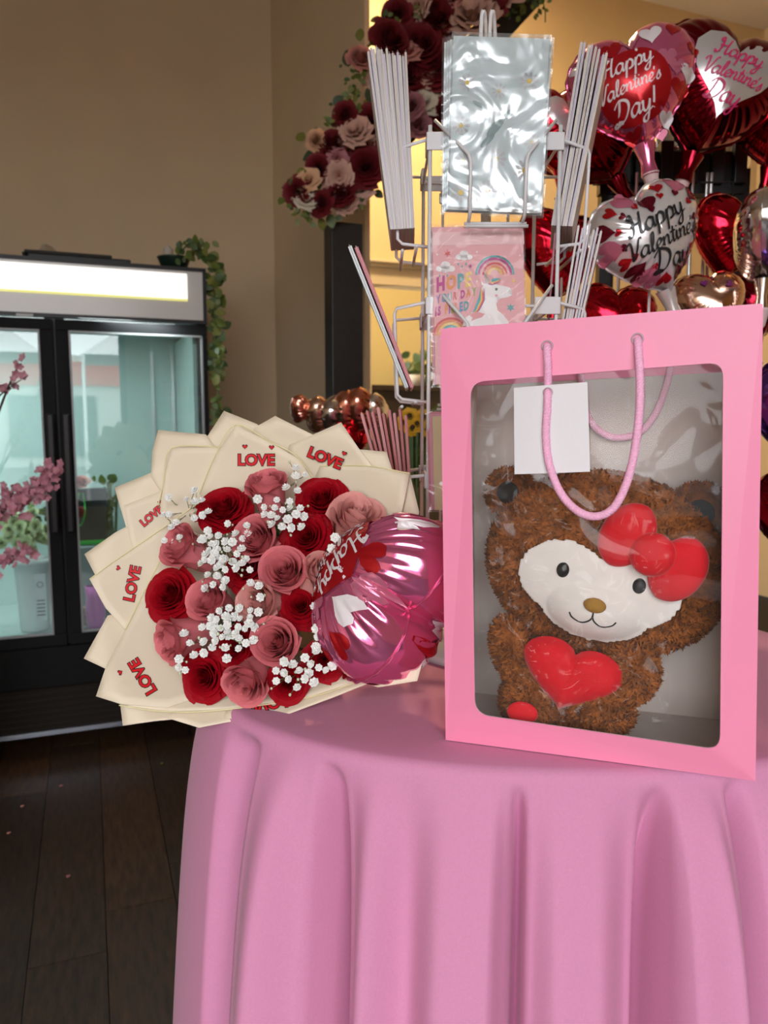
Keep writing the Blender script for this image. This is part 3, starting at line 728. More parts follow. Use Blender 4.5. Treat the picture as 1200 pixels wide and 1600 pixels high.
# back of the wrap: cone, tie and stems
axp = spline([CB - fn*.10, CB - fn*.17, CB - fn*.23 + Vector((.01, 0, .008)), Vector((CB.x+.055, CB.y+.285, TZ+.045)), Vector((CB.x+.075, CB.y+.36, TZ+.042))], 4)
N = len(axp); rr = [.125, .112, .10, .09, .08, .072, .065, .058, .052, .047, .042, .038, .034, .033, .036, .040, .045][:N]
def pleat(m_, r, z): pass
m = MB(); m.tube(axp, [min(r, max(.02, p.z - TZ - .004)) for r, p in zip(rr, axp)], 32, caps=False); m.build('wrap_cone', M_paper, wrap, True, solid=.0008)
p_ = axp[12]; MB().tube([p_ + (Vector((1, 0, 0))*math.cos(a)+UP*math.sin(a))*.036 for a in [i*math.pi/8 for i in range(16)]], .004, 8, True).build('ribbon_tie', mat('ribbon_pink', (.8, .3, .45), .4), wrap, True)
# ------------------------------------------------------------------ roses
M_rred = mat('red_petal', (.34, .002, .009), .6, noise=.2, nscale=60, spec=.12)
M_rpink = mat('pink_petal', (.72, .19, .21), .6, noise=.12, nscale=60, spec=.15)
M_rpale = mat('pale_pink_petal', (.74, .32, .29), .6, noise=.12, nscale=60, spec=.15)
M_green = mat('stem_green', (.06, .13, .03), .5, noise=.3, nscale=60)
def petal(rb, rt, h0, h1, ha, curl, nu=8, nv=7, wob=0, seed=0):
    rg = random.Random(seed); p1 = rg.random()*6; p2 = rg.random()*6
    def f(u, v):
        U = 2*u-1; wv = .45 + .55*math.sin(math.pi*min(1, v*.62+.14))
        lip = max(0, v-.72)/.28
        r = rb + (rt-rb)*v**.75 + curl*lip*lip*(1+.3*math.sin(3*U+p1)) - .05*rt*(1-abs(U))*(v)
        h = h0 + (h1-h0)*v**.9 - curl*.55*lip*lip - (abs(U)**3)*.16*v*(h1-h0) + wob*math.sin(5*U+p2)*v
        r *= 1 + .10*U*v
        an = ha*U*wv
        return (r*math.cos(an), r*math.sin(an), h)
    return MB().grid(f, nu, nv)
D = math.radians
OPEN = [(3, .02, .07, -.5, .46, D(125), .0), (3, .05, .14, -.55, .50, D(115), .02), (4, .09, .22, -.55, .52, D(92), .03), (4, .13, .31, -.6, .52, D(86), .05), (5, .17, .42, -.62, .49, D(70), .07), (5, .20, .54, -.62, .43, D(66), .09), (6, .23, .67, -.62, .33, D(54), .12), (6, .26, .79, -.62, .19, D(52), .16), (6, .28, .88, -.62, .0, D(52), .22)]
BUD = [(3, .02, .06, -.8, .60, D(125), .0), (3, .05, .12, -.85, .64, D(115), .015), (4, .08, .19, -.85, .66, D(92), .025), (4, .12, .27, -.9, .67, D(86), .035), (4, .18, .37, -.95, .66, D(84), .06), (4, .28, .50, -1.0, .62, D(82), .09), (4, .38, .60, -1.05, .52, D(80), .15)]
PET = {}
def petal_meshes(kind, m):
    key = (kind, m.name)
    if key not in PET:
        PET[key] = [[mesh_of(petal(*L[1:], wob=.02, seed=10*i+j), 'petal', m) for j in range(2)] for i, L in enumerate(OPEN if kind == 'open' else BUD)]
    return PET[key]
_stem = mesh_of(MB().tube([(0, 0, -.6), (0, .03, -1.6), (0, .1, -3.2)], [.10, .07, .06], 6), 'stem', M_green)
_sep = MB()
for k in range(5):
    a = k*2*math.pi/5; ca, sa = math.cos(a), math.sin(a)
    _sep.add([(ca*.06, sa*.06, -.68), (ca*.3-sa*.12, sa*.3+ca*.12, -.62), (ca*.3+sa*.12, sa*.3-ca*.12, -.62), (ca*.62, sa*.62, -.50)], [(0, 2, 3, 1)])
_sep = mesh_of(_sep, 'sepals', M_green)
def rose(pos, facing, size, kind, m, name, label, group, cat='rose'):
    t = thing(name, label, cat, pos, group)
    R = frame(facing, UP); spin = random.random()*6.28
    t.rotation_euler = (R @ Matrix.Rotation(spin, 3, 'Z')).to_euler()
    pms = petal_meshes(kind, m)
    spec = OPEN if kind == 'open' else BUD
    for i, L in enumerate(spec):
        n = L[0]; ph = random.random()*6.28
        for k in range(n):
            an = ph + 2*math.pi*k/n + random.uniform(-.12, .12)
            sc = size*random.uniform(.95, 1.05); tl = random.uniform(-.05, .05)
            inst('petal', pms[i][k % 2], t, Matrix.Rotation(an, 4, 'Z') @ Matrix.Rotation(tl, 4, 'Y') @ Matrix.Scale(sc, 4))
    inst('stem', _stem, t, Matrix.Scale(size, 4)); inst('sepals', _sep, t, Matrix.Scale(size, 4))
    return t
def face_dir(dx, dy): return (fn*1.0 + fx*dx + fv*dy).normalized()
ROSES = [ # px, py, diameter px, kind, colour, lean right, lean up, label
 (350, 795, 86, 'open', 'r', .15, .35, 'deep red open rose at the top left of the bouquet'),
 (503, 780, 80, 'open', 'r', .1, .2, 'deep red open rose at the top right of the bouquet'),
 (480, 840, 84, 'open', 'r', 0, .0, 'deep red open rose just below the top right red rose'),
 (266, 930, 88, 'open', 'r', -.15, .0, 'large deep red rose at the far left edge of the bouquet'),
 (385, 888, 72, 'open', 'r', -.1, .1, 'dark red rose in the bouquet centre left of two pink roses'),
 (470, 946, 78, 'open', 'r', .15, .0, 'dark red rose right of the bouquet centre beside the balloon'),
 (320, 1058, 84, 'open', 'r', -.1, -.2, 'deep red open rose at the bottom left of the bouquet'),
 (370, 1012, 76, 'open', 'r', .0, -.1, 'deep red rose partly under white baby breath, low in the bouquet'),
 (448, 1070, 68, 'open', 'r', .1, -.45, 'dark red rose at the bottom edge of the bouquet'),
 (508, 1030, 70, 'open', 'r', .3, -.2, 'dark red rose tucked under the foil balloon'),
 (420, 768, 74, 'bud', 'p', .1, .85, 'pink rosebud pointing up at the top of the bouquet'),
 (404, 846, 82, 'bud', 'p', -.1, .0, 'pink rose with round spiral below the top pink bud'),
 (290, 858, 78, 'bud', 'p', -.5, .3, 'pink rose on the upper left edge above the large red rose'),
 (446, 895, 82, 'bud', 'p', .1, .05, 'pink rose with round spiral right of the central dark red rose'),
 (498, 900, 76, 'bud', 'q', .9, .3, 'dusky pink rose turned away towards the foil balloon'),
 (330, 940, 74, 'bud', 'p', -.2, .1, 'pink rose right beside the large left red rose'),
 (410, 942, 80, 'bud', 'q', -.35, -.1, 'peachy pink rose in the bouquet centre sprinkled with white florets'),
 (280, 998, 80, 'bud', 'p', -.85, -.45, 'pink rosebud leaning out to the lower left below the large red rose'),
 (434, 1004, 84, 'bud', 'p', .0, -.05, 'pink rose with tight spiral low on the right of the bouquet'),
 (388, 1060, 82, 'bud', 'p', -.25, -.75, 'pink rose leaning down at the bottom of the bouquet'),
 (555, 818, 92, 'bud', 'q', .45, .55, 'pale pink rosebud leaning out to the upper right beside the balloon'),
]
for (px, py, dpx, kind, c, dx, dy, lab) in ROSES:
    P = bq(px, py, 0); q = P-CB; r = (q - fn*q.dot(fn)).length
    w = .018*(1-(r/.15)**2) - (.014 if c == 'r' else .004)
    P = bq(px, py, w); size = dpx/2/FPX*P.y*(1.0 if kind == 'open' else 1.28)
    rose(P, face_dir(dx, dy), size, kind, {'r': M_rred, 'p': M_rpink, 'q': M_rpale}[c], 'red_rose' if c == 'r' else 'pink_rose', lab, 'red roses in the bouquet' if c == 'r' else 'pink roses in the bouquet')
# ------------------------------------------------------------------ baby's breath
M_bb = mat('baby_breath', (.86, .85, .82), .7)
fl = MB()
for (n, r, h, ps) in ((7, 1.0, .10, 0), (6, .82, .50, .5), (5, .52, .85, .2)):
    for k in range(n):
        a = 2*math.pi*(k+ps)/n; ca, sa = math.cos(a), math.sin(a)
        fl.add([(0, 0, h*.3), (ca*r*.7-sa*.42*r, sa*r*.7+ca*.42*r, h*.8), (ca*r, sa*r, h+.1), (ca*r*.7+sa*.42*r, sa*r*.7-ca*.42*r, h*.8)], [(0, 3, 2, 1)])
fl.ell((0, 0, .4), (.24, 0, 0), (0, .24, 0), (0, 0, .3), 6, 4)
_fl = mesh_of(fl, 'floret', M_bb, False)
_budm = mesh_of(MB().ell((0, 0, 0), (.4, 0, 0), (0, .4, 0), (0, 0, .45), 6, 4), 'floret_bud', mat('bb_bud', (.62, .68, .48), .7))
SPR = [ # centre, spread x,y (px), number, label
 (352, 852, 34, 30, 26, 'dense white baby breath sprig between the red and pink roses, upper left'),
 (336, 880, 26, 34, 20, 'white baby breath sprig left of the central dark red rose'),
 (296, 800, 30, 26, 12, 'loose white baby breath sprig at the upper left rim of the bouquet'),
 (268, 828, 18, 26, 7, 'sparse baby breath sprig reaching over the paper at the far left'),
 (446, 800, 34, 22, 22, 'white baby breath sprig between the top pink bud and red rose'),
 (462, 752, 14, 24, 6, 'thin baby breath sprig sticking up at the top of the bouquet'),
 (375, 968, 36, 20, 22, 'white baby breath sprig across the centre of the bouquet'),
 (345, 1000, 44, 28, 26, 'dense white baby breath sprig low on the left of the bouquet'),
 (400, 905, 40, 24, 7, 'few baby breath florets over the central roses'),
 (478, 1046, 36, 22, 20, 'white baby breath sprig at the lower right beside the balloon'),
 (494, 962, 12, 44, 8, 'baby breath sprig squeezed between dark red rose and balloon'),
 (522, 858, 10, 16, 6, 'tiny baby breath sprig near the pale pink rosebud'),
 (290, 1035, 26, 18, 5, 'few stray baby breath florets at the lower left rim'),
]
for (px, py, sx, sy, n, lab) in SPR:
    base = bq(px, py, -.06); t = thing('baby_breath_sprig', lab, 'flower', base, "baby's breath sprigs in the bouquet")
    st = MB(); got = []
    for k in range(int(n*.85)):
        for _ in range(30):
            x = px + max(-1.3, min(1.3, random.gauss(0, .6)))*sx; y = py + max(-1.3, min(1.3, random.gauss(0, .6)))*sy
            if all(math.hypot(x-g[0], y-g[1]) > 10 for g in got): break
        got.append((x, y))
        P0_ = bq(x, y, 0); q = P0_-CB; r = (q - fn*q.dot(fn)).length
        P = bq(x, y, .020 + .018*(1-(r/.15)**2) + random.uniform(-.006, .010))
        s = random.uniform(.0042, .0062); d = (face_dir(random.uniform(-.5, .5), random.uniform(-.4, .7)))
        M = Matrix.Translation(P-base) @ (frame(d) @ Matrix.Rotation(random.random()*6, 3, 'Z')).to_4x4() @ Matrix.Scale(s, 4)
        inst('floret', _fl, t, M)
        st.tube([base + (P-base)*.1, base.lerp(P, .6) + fx*random.uniform(-.004, .004), P], .0005, 4)
        if random.random() < .55:
            Q = P + fx*random.uniform(-.012, .012) + fv*random.uniform(-.012, .012) - fn*.003
            inst('floret_bud', _budm, t, Matrix.Translation(Q-base) @ Matrix.Scale(random.uniform(.003, .005), 4)); st.tube([base.lerp(P, .6), Q], .0004, 4)
    st.build('stems', mat('bb_stem', (.16, .24, .09), .6), t)
# ================================================================== foil balloons
def foil(name, col, rough=.13, metal=1.0): return mat(name, col, rough, metal)
FW_ = film('white_print', (1, 1, 1))
P_white = mat('print_white', (.74, .66, .68), .25); P_red = mat('print_red', (.48, .010, .016), .2, .5); P_dark = mat('print_maroon', (.16, .006, .02), .2, .5)
P_pinkh = mat('print_pink', (.62, .18, .28), .2, .4); P_blk = mat('print_black', (.012, .012, .014), .3); P_crim = mat('print_crimson', (.62, .03, .14), .3); P_silv = mat('print_silver', (.72, .70, .70), .22, .6)
class Balloon:
    def __init__(s, name, label, c, right, up, half, thick, m, group='foil balloons', stick=None, crimp=30, camp=.05, soft=.36):
        s.c = Vector(c); s.X = Vector(right).normalized(); u = Vector(up); s.Z = (u - s.X*u.dot(s.X)).normalized(); s.Y = s.X.cross(s.Z)
        s.half = half; s.th = thick; s.crimp = crimp; s.camp = camp; s.soft = soft
        s.t = thing(name, label, 'balloon', s.c - s.Z*half, group)
        V = []; F = []; ns, nt = 22, 180
        for side in (1, -1):
            o = len(V)
            for j in range(ns+1):
                q = 1-(1-j/ns)**1.6
                for i in range(nt):
                    a = 2*math.pi*i/nt; r = heartR(a, soft)*q
                    V.append(s.pt(r*math.cos(a), r*math.sin(a), 0, side))
            for j in range(ns):
                for i in range(nt):
                    i2 = (i+1) % nt; f = (o+j*nt+i, o+j*nt+i2, o+(j+1)*nt+i2, o+(j+1)*nt+i); F.append(f if side > 0 else f[::-1])
        s.body = MB().add(V, F).build('foil_body', m, s.t, True)
        # flat welded seam
        V = []; F = []
        for i in range(nt):
            a = 2*math.pi*i/nt
            for k in (.985, 1.035):
                r = heartR(a, soft)*k*(1 + (.008*math.cos(a*crimp) if k > 1 else 0)); V.append(s.c + (s.X*math.cos(a)+s.Z*math.sin(a))*r*half)
        for i in range(nt): j = (i+1) % nt; F.append((2*i, 2*j, 2*j+1, 2*i+1))
        MB().add(V, F).build('seam', m, s.t, True, solid=.0006)
        if stick:
            tip = s.c - s.Z*half*heartR(-math.pi/2, soft); e = tip - s.Z*.05
            MB().tube([tip + s.Z*.01, tip - s.Z*.02, tip - s.Z*.045], [half*.16, half*.10, half*.13], 12, caps=False).build('neck', m, s.t, True)
            MB().lathe(tip - s.Z*.075, [(.004, 0), (.008, .004), (.014, .03), (.016, .034), (.013, .034)], s.Z, 14).build('cup', mat('cup_plastic', (.75, .55, .55), .3), s.t, True)
            MB().tube([tip - s.Z*.07, tip - s.Z*.07 - UP*stick], .0025, 8).build('stick', mat('stick_white', (.75, .72, .72), .4), s.t)
    def pt(s, u, v, off=0, side=1):
        a = math.atan2(v, u); q = min(1, math.hypot(u, v)/heartR(a, s.soft))
        h = s.th*(max(0, 1-q**2.3))**.52
        ph = a*s.crimp + 1.7*math.sin(3*a) + .8*math.sin(7*a+1)
        w = s.camp*s.th*(max(0, q-.45)/.55)**1.4*(1-q**8)*(math.cos(ph)*(.6+.4*math.sin(5*a+side)))
        return s.c + s.X*u*s.half + s.Z*v*s.half + s.Y*side*(h + w + off)
    def poly(s, pts, off): return [s.pt(x, y, off) for x, y in pts]
    def hearts(s, L, m, off=.0022, name='printed_heart'):
        for (x, y, sz, rot) in L:
            mb = MB(); ca, sa = math.cos(rot), math.sin(rot); ring = heart_poly(22); K = 5
            mb.V.append(s.pt(x, y, off))
            for k in range(1, K+1):
                for hx_, hy_ in ring:
                    a, b_ = hx_*sz*k/K, hy_*sz*k/K; mb.V.append(s.pt(x + a*ca - b_*sa, y + a*sa + b_*ca, off))
            n = len(ring)
            for i in range(n): mb.F.append((0, 1+(i+1) % n, 1+i))
            for k in range(K-1):
                for i in range(n): i2 = (i+1) % n; mb.F.append((1+k*n+i, 1+k*n+i2, 1+(k+1)*n+i2, 1+(k+1)*n+i))
            mb.build(name, m, s.t, True)
    def disc(s, x, y, r, m, off=.0028, name='printed_disc'):
        mb = MB(); n = 40; K = 8; mb.V.append(s.pt(x, y, off))
        for k in range(1, K+1):
            for i in range(n): a = 2*math.pi*i/n; mb.V.append(s.pt(x + r*k/K*math.cos(a), y + r*k/K*math.sin(a), off))
        for i in range(n): mb.F.append((0, 1+(i+1) % n, 1+i))
        for k in range(K-1):
            for i in range(n): i2 = (i+1) % n; mb.F.append((1+k*n+i, 1+k*n+i2, 1+(k+1)*n+i2, 1+(k+1)*n+i))
        mb.build(name, m, s.t, True)
    def script(s, txt, x, y, size, m, rot=0, off=.0038, wid=.13):
        V, F = script_geo(txt, wid); ca, sa = math.cos(rot), math.sin(rot)
        P = [s.pt(x + (a*ca - b_*sa)*size, y + (a*sa + b_*ca)*size, off) for a, b_ in V]
        MB().add(P, F).build('lettering', m, s.t)
def cdir(x, y, z):      # camera-space direction: right, up, towards the camera
    return Vector((1, 0, 0))*x + Vector((0, _s, _c))*y + Vector((0, -_c, _s))*z
F_pink = foil('pink_foil', (.85, .20, .40), .14, .8); F_pearl = foil('pearl_foil', (.82, .78, .78), .2, .55); F_red = foil('red_foil', (.55, .012, .03)); F_dred = foil('dark_red_foil', (.22, .008, .02)); F_silver = foil('silver_foil', (.78, .74, .74)); F_gold = foil('rose_gold_foil', (.80, .52, .40), .18); F_copper = foil('copper_foil', (.72, .30, .22), .18); F_purple = foil('purple_foil', (.20, .08, .50))
def pink_print(b):
    b.hearts([(-.72, .42, .14, .2), (.30, .50, .17, -.1), (-.42, -.12, .12, .2), (.72, -.1, .13, -.3), (.35, -.60, .12, .1), (-.15, .25, .12, 0), (-.30, .24, .12, 0), (.02, .27, .12, 0)], P_white)
    b.hearts([(-.25, .45, .17, .1), (.58, -.28, .15, -.2), (-.62, -.05, .13, .3), (.62, .52, .12, -.4), (-.15, -.72, .12, 0), (.86, .22, .10, -.3)], P_red, .0018)
    b.hearts([(.02, .52, .16, 0), (.45, .12, .14, -.2), (-.80, .15, .11, .3), (.25, -.75, .1, 0), (.56, -.02, .13, -.2)], P_pinkh, .0020)
# --- balloon stuck in the bouquet
hr = cdir(-.52, -.84, .05); hu = cdir(.36, -.22, .90)
c0 = at_y(601, 925, .87)
b1 = Balloon('heart_balloon', 'pink heart balloon seen edge-on, lying on the bouquet beside the gift bag', c0, hr, hu, .110, .078, F_pink, camp=.17, crimp=38)
pink_print(b1); b1.disc(-.06, -.12, .52, P_red)
b1.script('Happy', -.05, .10, .125, P_white); b1.script("Valentine's", -.05, -.18, .105, P_white); b1.script('Day!', 0, -.46, .14, P_white)
for side_hearts, mm in (([(0, .45, .16, 0), (-.45, .3, .15, .3), (.5, .0, .16, 1), (-.2, -.2, .15, 2), (.1, .1, .14, 3.5), (.45, .55, .13, 2)], P_white), ([(-.6, .55, .14, 0), (.25, .62, .15, 1.2), (.2, -.3, .15, 0), (-.7, 0, .14, .5), (-.15, .15, .15, 2.4), (.75, .4, .12, 0)], P_red)):
    Xs = b1.Y; b1.Y = -b1.Y
    b1.hearts(side_hearts, mm); b1.Y = Xs
MB().tube([c0 - b1.Z*.10, c0 - b1.Z*.2 - UP*.02, CB - fn*.1], .0025, 8).build('stick', mat('stick_white', (.75, .72, .72), .4), b1.t)
# --- balloons on the black stand
def face(yaw, pitch, roll):
    # right/up vectors for a balloon facing the camera, then turned
    y, p, r = map(math.radians, (yaw, pitch, roll))
    M = Matrix.Rotation(y, 3, 'Z') @ Matrix.Rotation(p, 3, 'X') @ Matrix.Rotation(r, 3, 'Y')
    return M @ Vector((1, 0, 0)), M @ Vector((0, 0, 1))
def hb(px, py, Y, hpx, rot, m, label, thick=.55, stick=.35, **k):
    c = at_y(px, py, Y); X, Z = face(*rot); h = hpx/FPX*Y
    return Balloon('heart_balloon', label, c, X, Z, h, h*thick, m, stick=stick, **k)
G = 'foil balloons'
b = hb(990, 142, 1.42, 100, (-14, 0, -13), F_pink, 'pink heart balloon with red circle and white lettering, topmost', camp=.09)
pink_print(b); b.disc(-.04, -.12, .50, P_red)
b.script('Happy', -.10, .10, .12, P_white, .10); b.script("Valentine's", -.12, -.18, .10, P_white, .10); b.script('Day!', -.08, -.50, .13, P_white, .10)
b = hb(1114, 148, 1.60, 112, (4, 0, 18), F_dred, 'dark red heart balloon with white heart at the top right corner', camp=.06)
b.hearts([(-.02, .02, .60, 0)], P_silv, .0015, 'printed_white_heart')
b.script('Happy', -.02, .20, .105, P_crim, .0); b.script("Valentine's", -.02, -.05, .092, P_crim, 0); b.script('Day', -.05, -.32, .115, P_crim, 0)
b = hb(1012, 378, 1.36, 96, (6, 0, -24), F_pearl, 'silver heart balloon with black lettering and small red hearts', camp=.08)
rim = []
for i in range(17):
    a = 2*math.pi*i/17 + .1; R_ = heartR(a, .36)*.84; rim.append((R_*math.cos(a), R_*math.sin(a), .10+.045*(i % 3), a-1.57))
b.hearts(rim[0::3], P_red); b.hearts(rim[1::3], P_dark); b.hearts(rim[2::3], P_pinkh)
inner = [(R_*.8, S_*.8, .06, r_) for R_, S_, _, r_ in rim]
b.hearts(inner[0::2][:5], P_dark); b.hearts(inner[1::2][:6], P_red)
b.script('Happy', -.02, .16, .155, P_blk, .06); b.script("Valentine's", .0, -.17, .135, P_blk, .06); b.script('Day', .05, -.50, .16, P_blk, .06)
b = hb(872, 205, 1.55, 72, (20, 0, -6), F_red, 'red heart balloon peeking out behind the card rack', camp=.09); b.hearts([(-.1, .1, .5, 0)], P_silv); b.hearts([(-.1, .1, .22, 0)], P_pinkh, .002)
b = hb(925, 215, 1.72, 95, (-30, 0, -30), F_dred, 'dark crimson heart balloon behind the topmost pink balloon', camp=.1)
b = hb(1140, 372, 1.60, 72, (15, 0, 10), F_red, 'plain red heart balloon right of the silver one')
b = hb(872, 400, 1.60, 80, (20, 0, 5), F_red, 'red heart balloon low behind the card rack'); b.hearts([(-.2, .1, .25, 0), (.3, -.1, .2, 0)], P_dark)
b = hb(958, 505, 1.50, 70, (0, 0, 4), F_red, 'red heart balloon just above the gift bag, below the silver one')
b = hb(1110, 475, 1.42, 62, (0, -20, -8), F_gold, 'rose gold heart balloon with purple dots above the gift bag'); b.hearts([(-.3, .3, .1, 0), (.3, .2, .1, 1), (0, .55, .09, 2)], mat('print_purple', (.15, .02, .12), .3))
b = hb(1195, 370, 1.38, 80, (60, 0, 0), F_silver, 'pale pink and silver heart balloon cut by the right picture edge'); b.hearts([(-.35, .2, .3, 0), (.2, -.2, .3, 0), (-.1, -.55, .2, 0)], P_pinkh); b.script('love', -.25, -.28, .14, P_white) if all(ch in SCRIPT for ch in 'love') else None
b = hb(1212, 200, 1.65, 70, (-35, 0, 8), F_red, 'glossy red heart balloon at the right picture edge under the corner')
b = hb(1098, 262, 2.02, 90, (20, 0, -5), F_silver, 'silver heart balloon in shade behind the black stand'); b.hearts([(-.3, .2, .2, 0), (.3, .3, .2, 0), (.1, -.2, .2, 0)], P_red)
b = hb(1240, 640, 1.30, 90, (20, 0, 0), F_purple, 'purple heart balloon right of the gift bag')
b = hb(1235, 800, 1.28, 80, (20, 0, 0), F_dred, 'dark red heart balloon low right of the gift bag')
b = hb(1185, 480, 1.62, 60, (0, 0, 0), F_dred, 'dark maroon heart balloon behind the top right bag corner')
# black stand with wire pockets
sp = at_y(1045, 400, 1.78)
sd = thing('balloon_stand', 'black metal display stand with silver rods holding the heart balloons', 'stand', (sp.x, sp.y, 0))
zt = at_y(1045, 262, 1.78).z
for px in (945, 1150):
    p = at_y(px, 400, 1.8); MB().box((p.x, p.y, zt/2), (.016, 0, 0), (0, .016, 0), (0, 0, zt/2)).build('post', M_black, sd)
for py, hh in ((262, .030), (292, .018)):
    a = at_y(935, py, 1.79); c_ = at_y(1160, py, 1.79); MB().box((a+c_)/2, ((c_-a).length/2, 0, 0), (0, .014, 0), (0, 0, hh)).build('cross_bar', M_black, sd)
for px in (938, 975, 1000, 1040, 1080, 1120, 1155):
    p = at_y(px, 255, 1.77); MB().box(p, (.014, 0, 0), (0, .012, 0), (0, 0, .045)).build('clip', M_black, sd, bevel=.003)
for px in (972, 995, 1083, 1105, 1112):
    p = at_y(px, 270, 1.75); MB().tube([p, Vector((p.x, p.y, .75))], .004, 8).build('rod', mat('steel', (.6, .6, .6), .3, 1), sd)
for px, py, dy in ((1120, 285, 60), (1140, 385, -40)):
    a = at_y(px-25, py, 1.7); c_ = at_y(px+25, py, 1.7); d_ = at_y(px+25, py+110, 1.7); e_ = at_y(px-25, py+110, 1.7)
    MB().tube([a, c_, d_, e_], .0025, 6).build('wire_pocket', M_black, sd)
MB().box((sp.x, sp.y, .02), (.28, 0, 0), (0, .2, 0), (0, 0, .02)).build('base', M_black, sd)
for z in (.5, .9): MB().box((sp.x, sp.y+.02, z), (.17, 0, 0), (0, .01, 0), (0, 0, .12)).build('panel', M_black, sd)
# --- bunch of small metallic balloons behind the bouquet
ms = [(470, 640, 20, F_copper, 60), (498, 648, 26, F_gold, 75), (522, 650, 30, F_silver, 80), (540, 645, 30, F_copper, 85), (560, 642, 32, F_copper, 80), (585, 645, 26, F_silver, 70), (548, 690, 26, F_red, 40)]
names = ['small copper foil balloon at the left tip of the bunch', 'small gold foil balloon second from the left in the bunch', 'small silver foil balloon in the middle left of the bunch', 'small copper foil balloon in the middle of the bunch', 'small copper foil balloon right of the bunch centre', 'small silver foil balloon at the right end of the bunch', 'small red foil balloon hanging below the bunch']
for (px, py, h, m, yw), nm in zip(ms, names):
    X, Z = face(yw, 10, random.uniform(-25, 25)); hh = h/FPX*1.95*1.25
    Balloon('small_foil_balloon', nm, at_y(px, py, 1.95), X, Z, hh, hh*.62, m, group='small foil balloons behind the bouquet', camp=.16, crimp=18)
bp_ = at_y(530, 650, 1.98); _bpo = MB().tube([(bp_.x, bp_.y, 0), (bp_.x, bp_.y, bp_.z-.01)], .012, 10).build('balloon_post', M_black); tag(_bpo, 'thin black post carrying the bunch of small foil balloons', 'post')
# ================================================================== white wire card spinner standing on the table
M_wire = mat('white_wire', (.72, .70, .72), .35); M_plate = mat('white_plate', (.62, .59, .61), .4)
RK = Vector((.140, 1.095, TZ)); HW = .082            # centre on the cloth and half width of the core
rk = thing('card_rack', 'white wire spinner rack full of greeting cards standing behind the gift bag', 'card rack', RK + UP*.001)
def zr(py, Y): return at_y(700, py, Y).z
FY = RK.y - HW
ztop = zr(20, RK.y)
zc_ = [zr(222, FY), zr(478, FY), zr(750, FY)]
MB().lathe(RK + UP*.001, [(0, 0), (.10, 0), (.10, .012), (.02, .02), (0, .02)], n=28).build('base', M_wire, rk, True)
MB().tube([RK + UP*.01, Vector((RK.x, RK.y, zc_[0]+.05))], .007, 12).build('pole', M_wire, rk, True)
for dx in (-.006, .006):
    MB().tube(spline([Vector((RK.x+dx-.004, RK.y, zc_[0]+.03)), Vector((RK.x+dx-.004, RK.y, ztop-.02)), Vector((RK.x+dx, RK.y, ztop)), Vector((RK.x+dx+.006, RK.y+.02, ztop-.03)), Vector((RK.x+dx+.014, RK.y+.04, zc_[0]+.05))], 5), .0028, 8).build('hanger_loop', M_wire, rk, True)
for sx in (-1, 1):
    for sy in (-1, 1):
        p = RK + Vector((sx*HW, sy*HW, 0)); MB().tube([Vector((p.x, p.y, zc_[2]-.12)), Vector((p.x, p.y, zc_[0]+.02))], .0026, 8).build('upright', M_wire, rk, True)
for z in zc_:
    for ang in range(4):
        d = Vector((math.sin(ang*math.pi/2), -math.cos(ang*math.pi/2), 0)); l = Vector((-d.y, d.x, 0))
        for s in (-1, 1):
            MB().box(Vector((RK.x, RK.y, z)) + d*(HW+.0035) + l*s*(HW-.012), l*.0165, d*.0012, UP*.011).build('collar_plate', M_plate, rk, bevel=.001)
        MB().tube([Vector((RK.x, RK.y, z)) + d*HW - l*HW, Vector((RK.x, RK.y, z)) + d*HW + l*HW], .002, 6).build('collar_wire', M_wire, rk)
    MB().box(Vector((RK.x, RK.y, z-.03)), Vector((HW*.7, HW*.7, 0)), Vector((.003, -.003, 0)), UP*.007).build('spider_arm', mat('arm_grey', (.4, .38, .4), .4), rk)
    MB().box(Vector((RK.x, RK.y, z-.03)), Vector((HW*.7, -HW*.7, 0)), Vector((.003, .003, 0)), UP*.007).build('spider_arm', mat('arm_grey', (.4, .38, .4), .4), rk)
def pocket(z, ang, out, drop, depth, rise, lat=.034):
    d = Vector((math.sin(ang), -math.cos(ang), 0)); l = Vector((-d.y, d.x, 0)); c = Vector((RK.x, RK.y, z)) + d*HW
    for s in (-1, 1):
        a = c + l*s*(HW-.006) + UP*rise; k = c + l*s*lat + d*out + UP*(-drop); e = c + l*s*lat + d*(out-.004) + UP*(-depth); f = c + l*s*lat + d*.0 + UP*(-depth-.004)
        MB().tube([a - d*.0, a + (k-a)*.94, k - UP*.006, e + UP*.006, e - d*.006, f], .0022, 8).build('pocket_wire', M_wire, rk, True)
    for zz, oo in ((-depth-.010, out-.010), (-depth-.004, out*.35)):
        q = c + d*oo + UP*zz; MB().tube([q - l*lat*1.15 , q + l*lat*1.15], .0022, 8).build('pocket_base', M_wire, rk, True)
for i, z in enumerate(zc_):
    pocket(z, 0, .034, .028, .098, .026)                                    # front
    for ang in (-math.pi/2, math.pi/2):
        pocket(z, ang, .044, .0, .118, .006, .055)
    pocket(z, math.pi, .044, .0, .118, .006, .05)
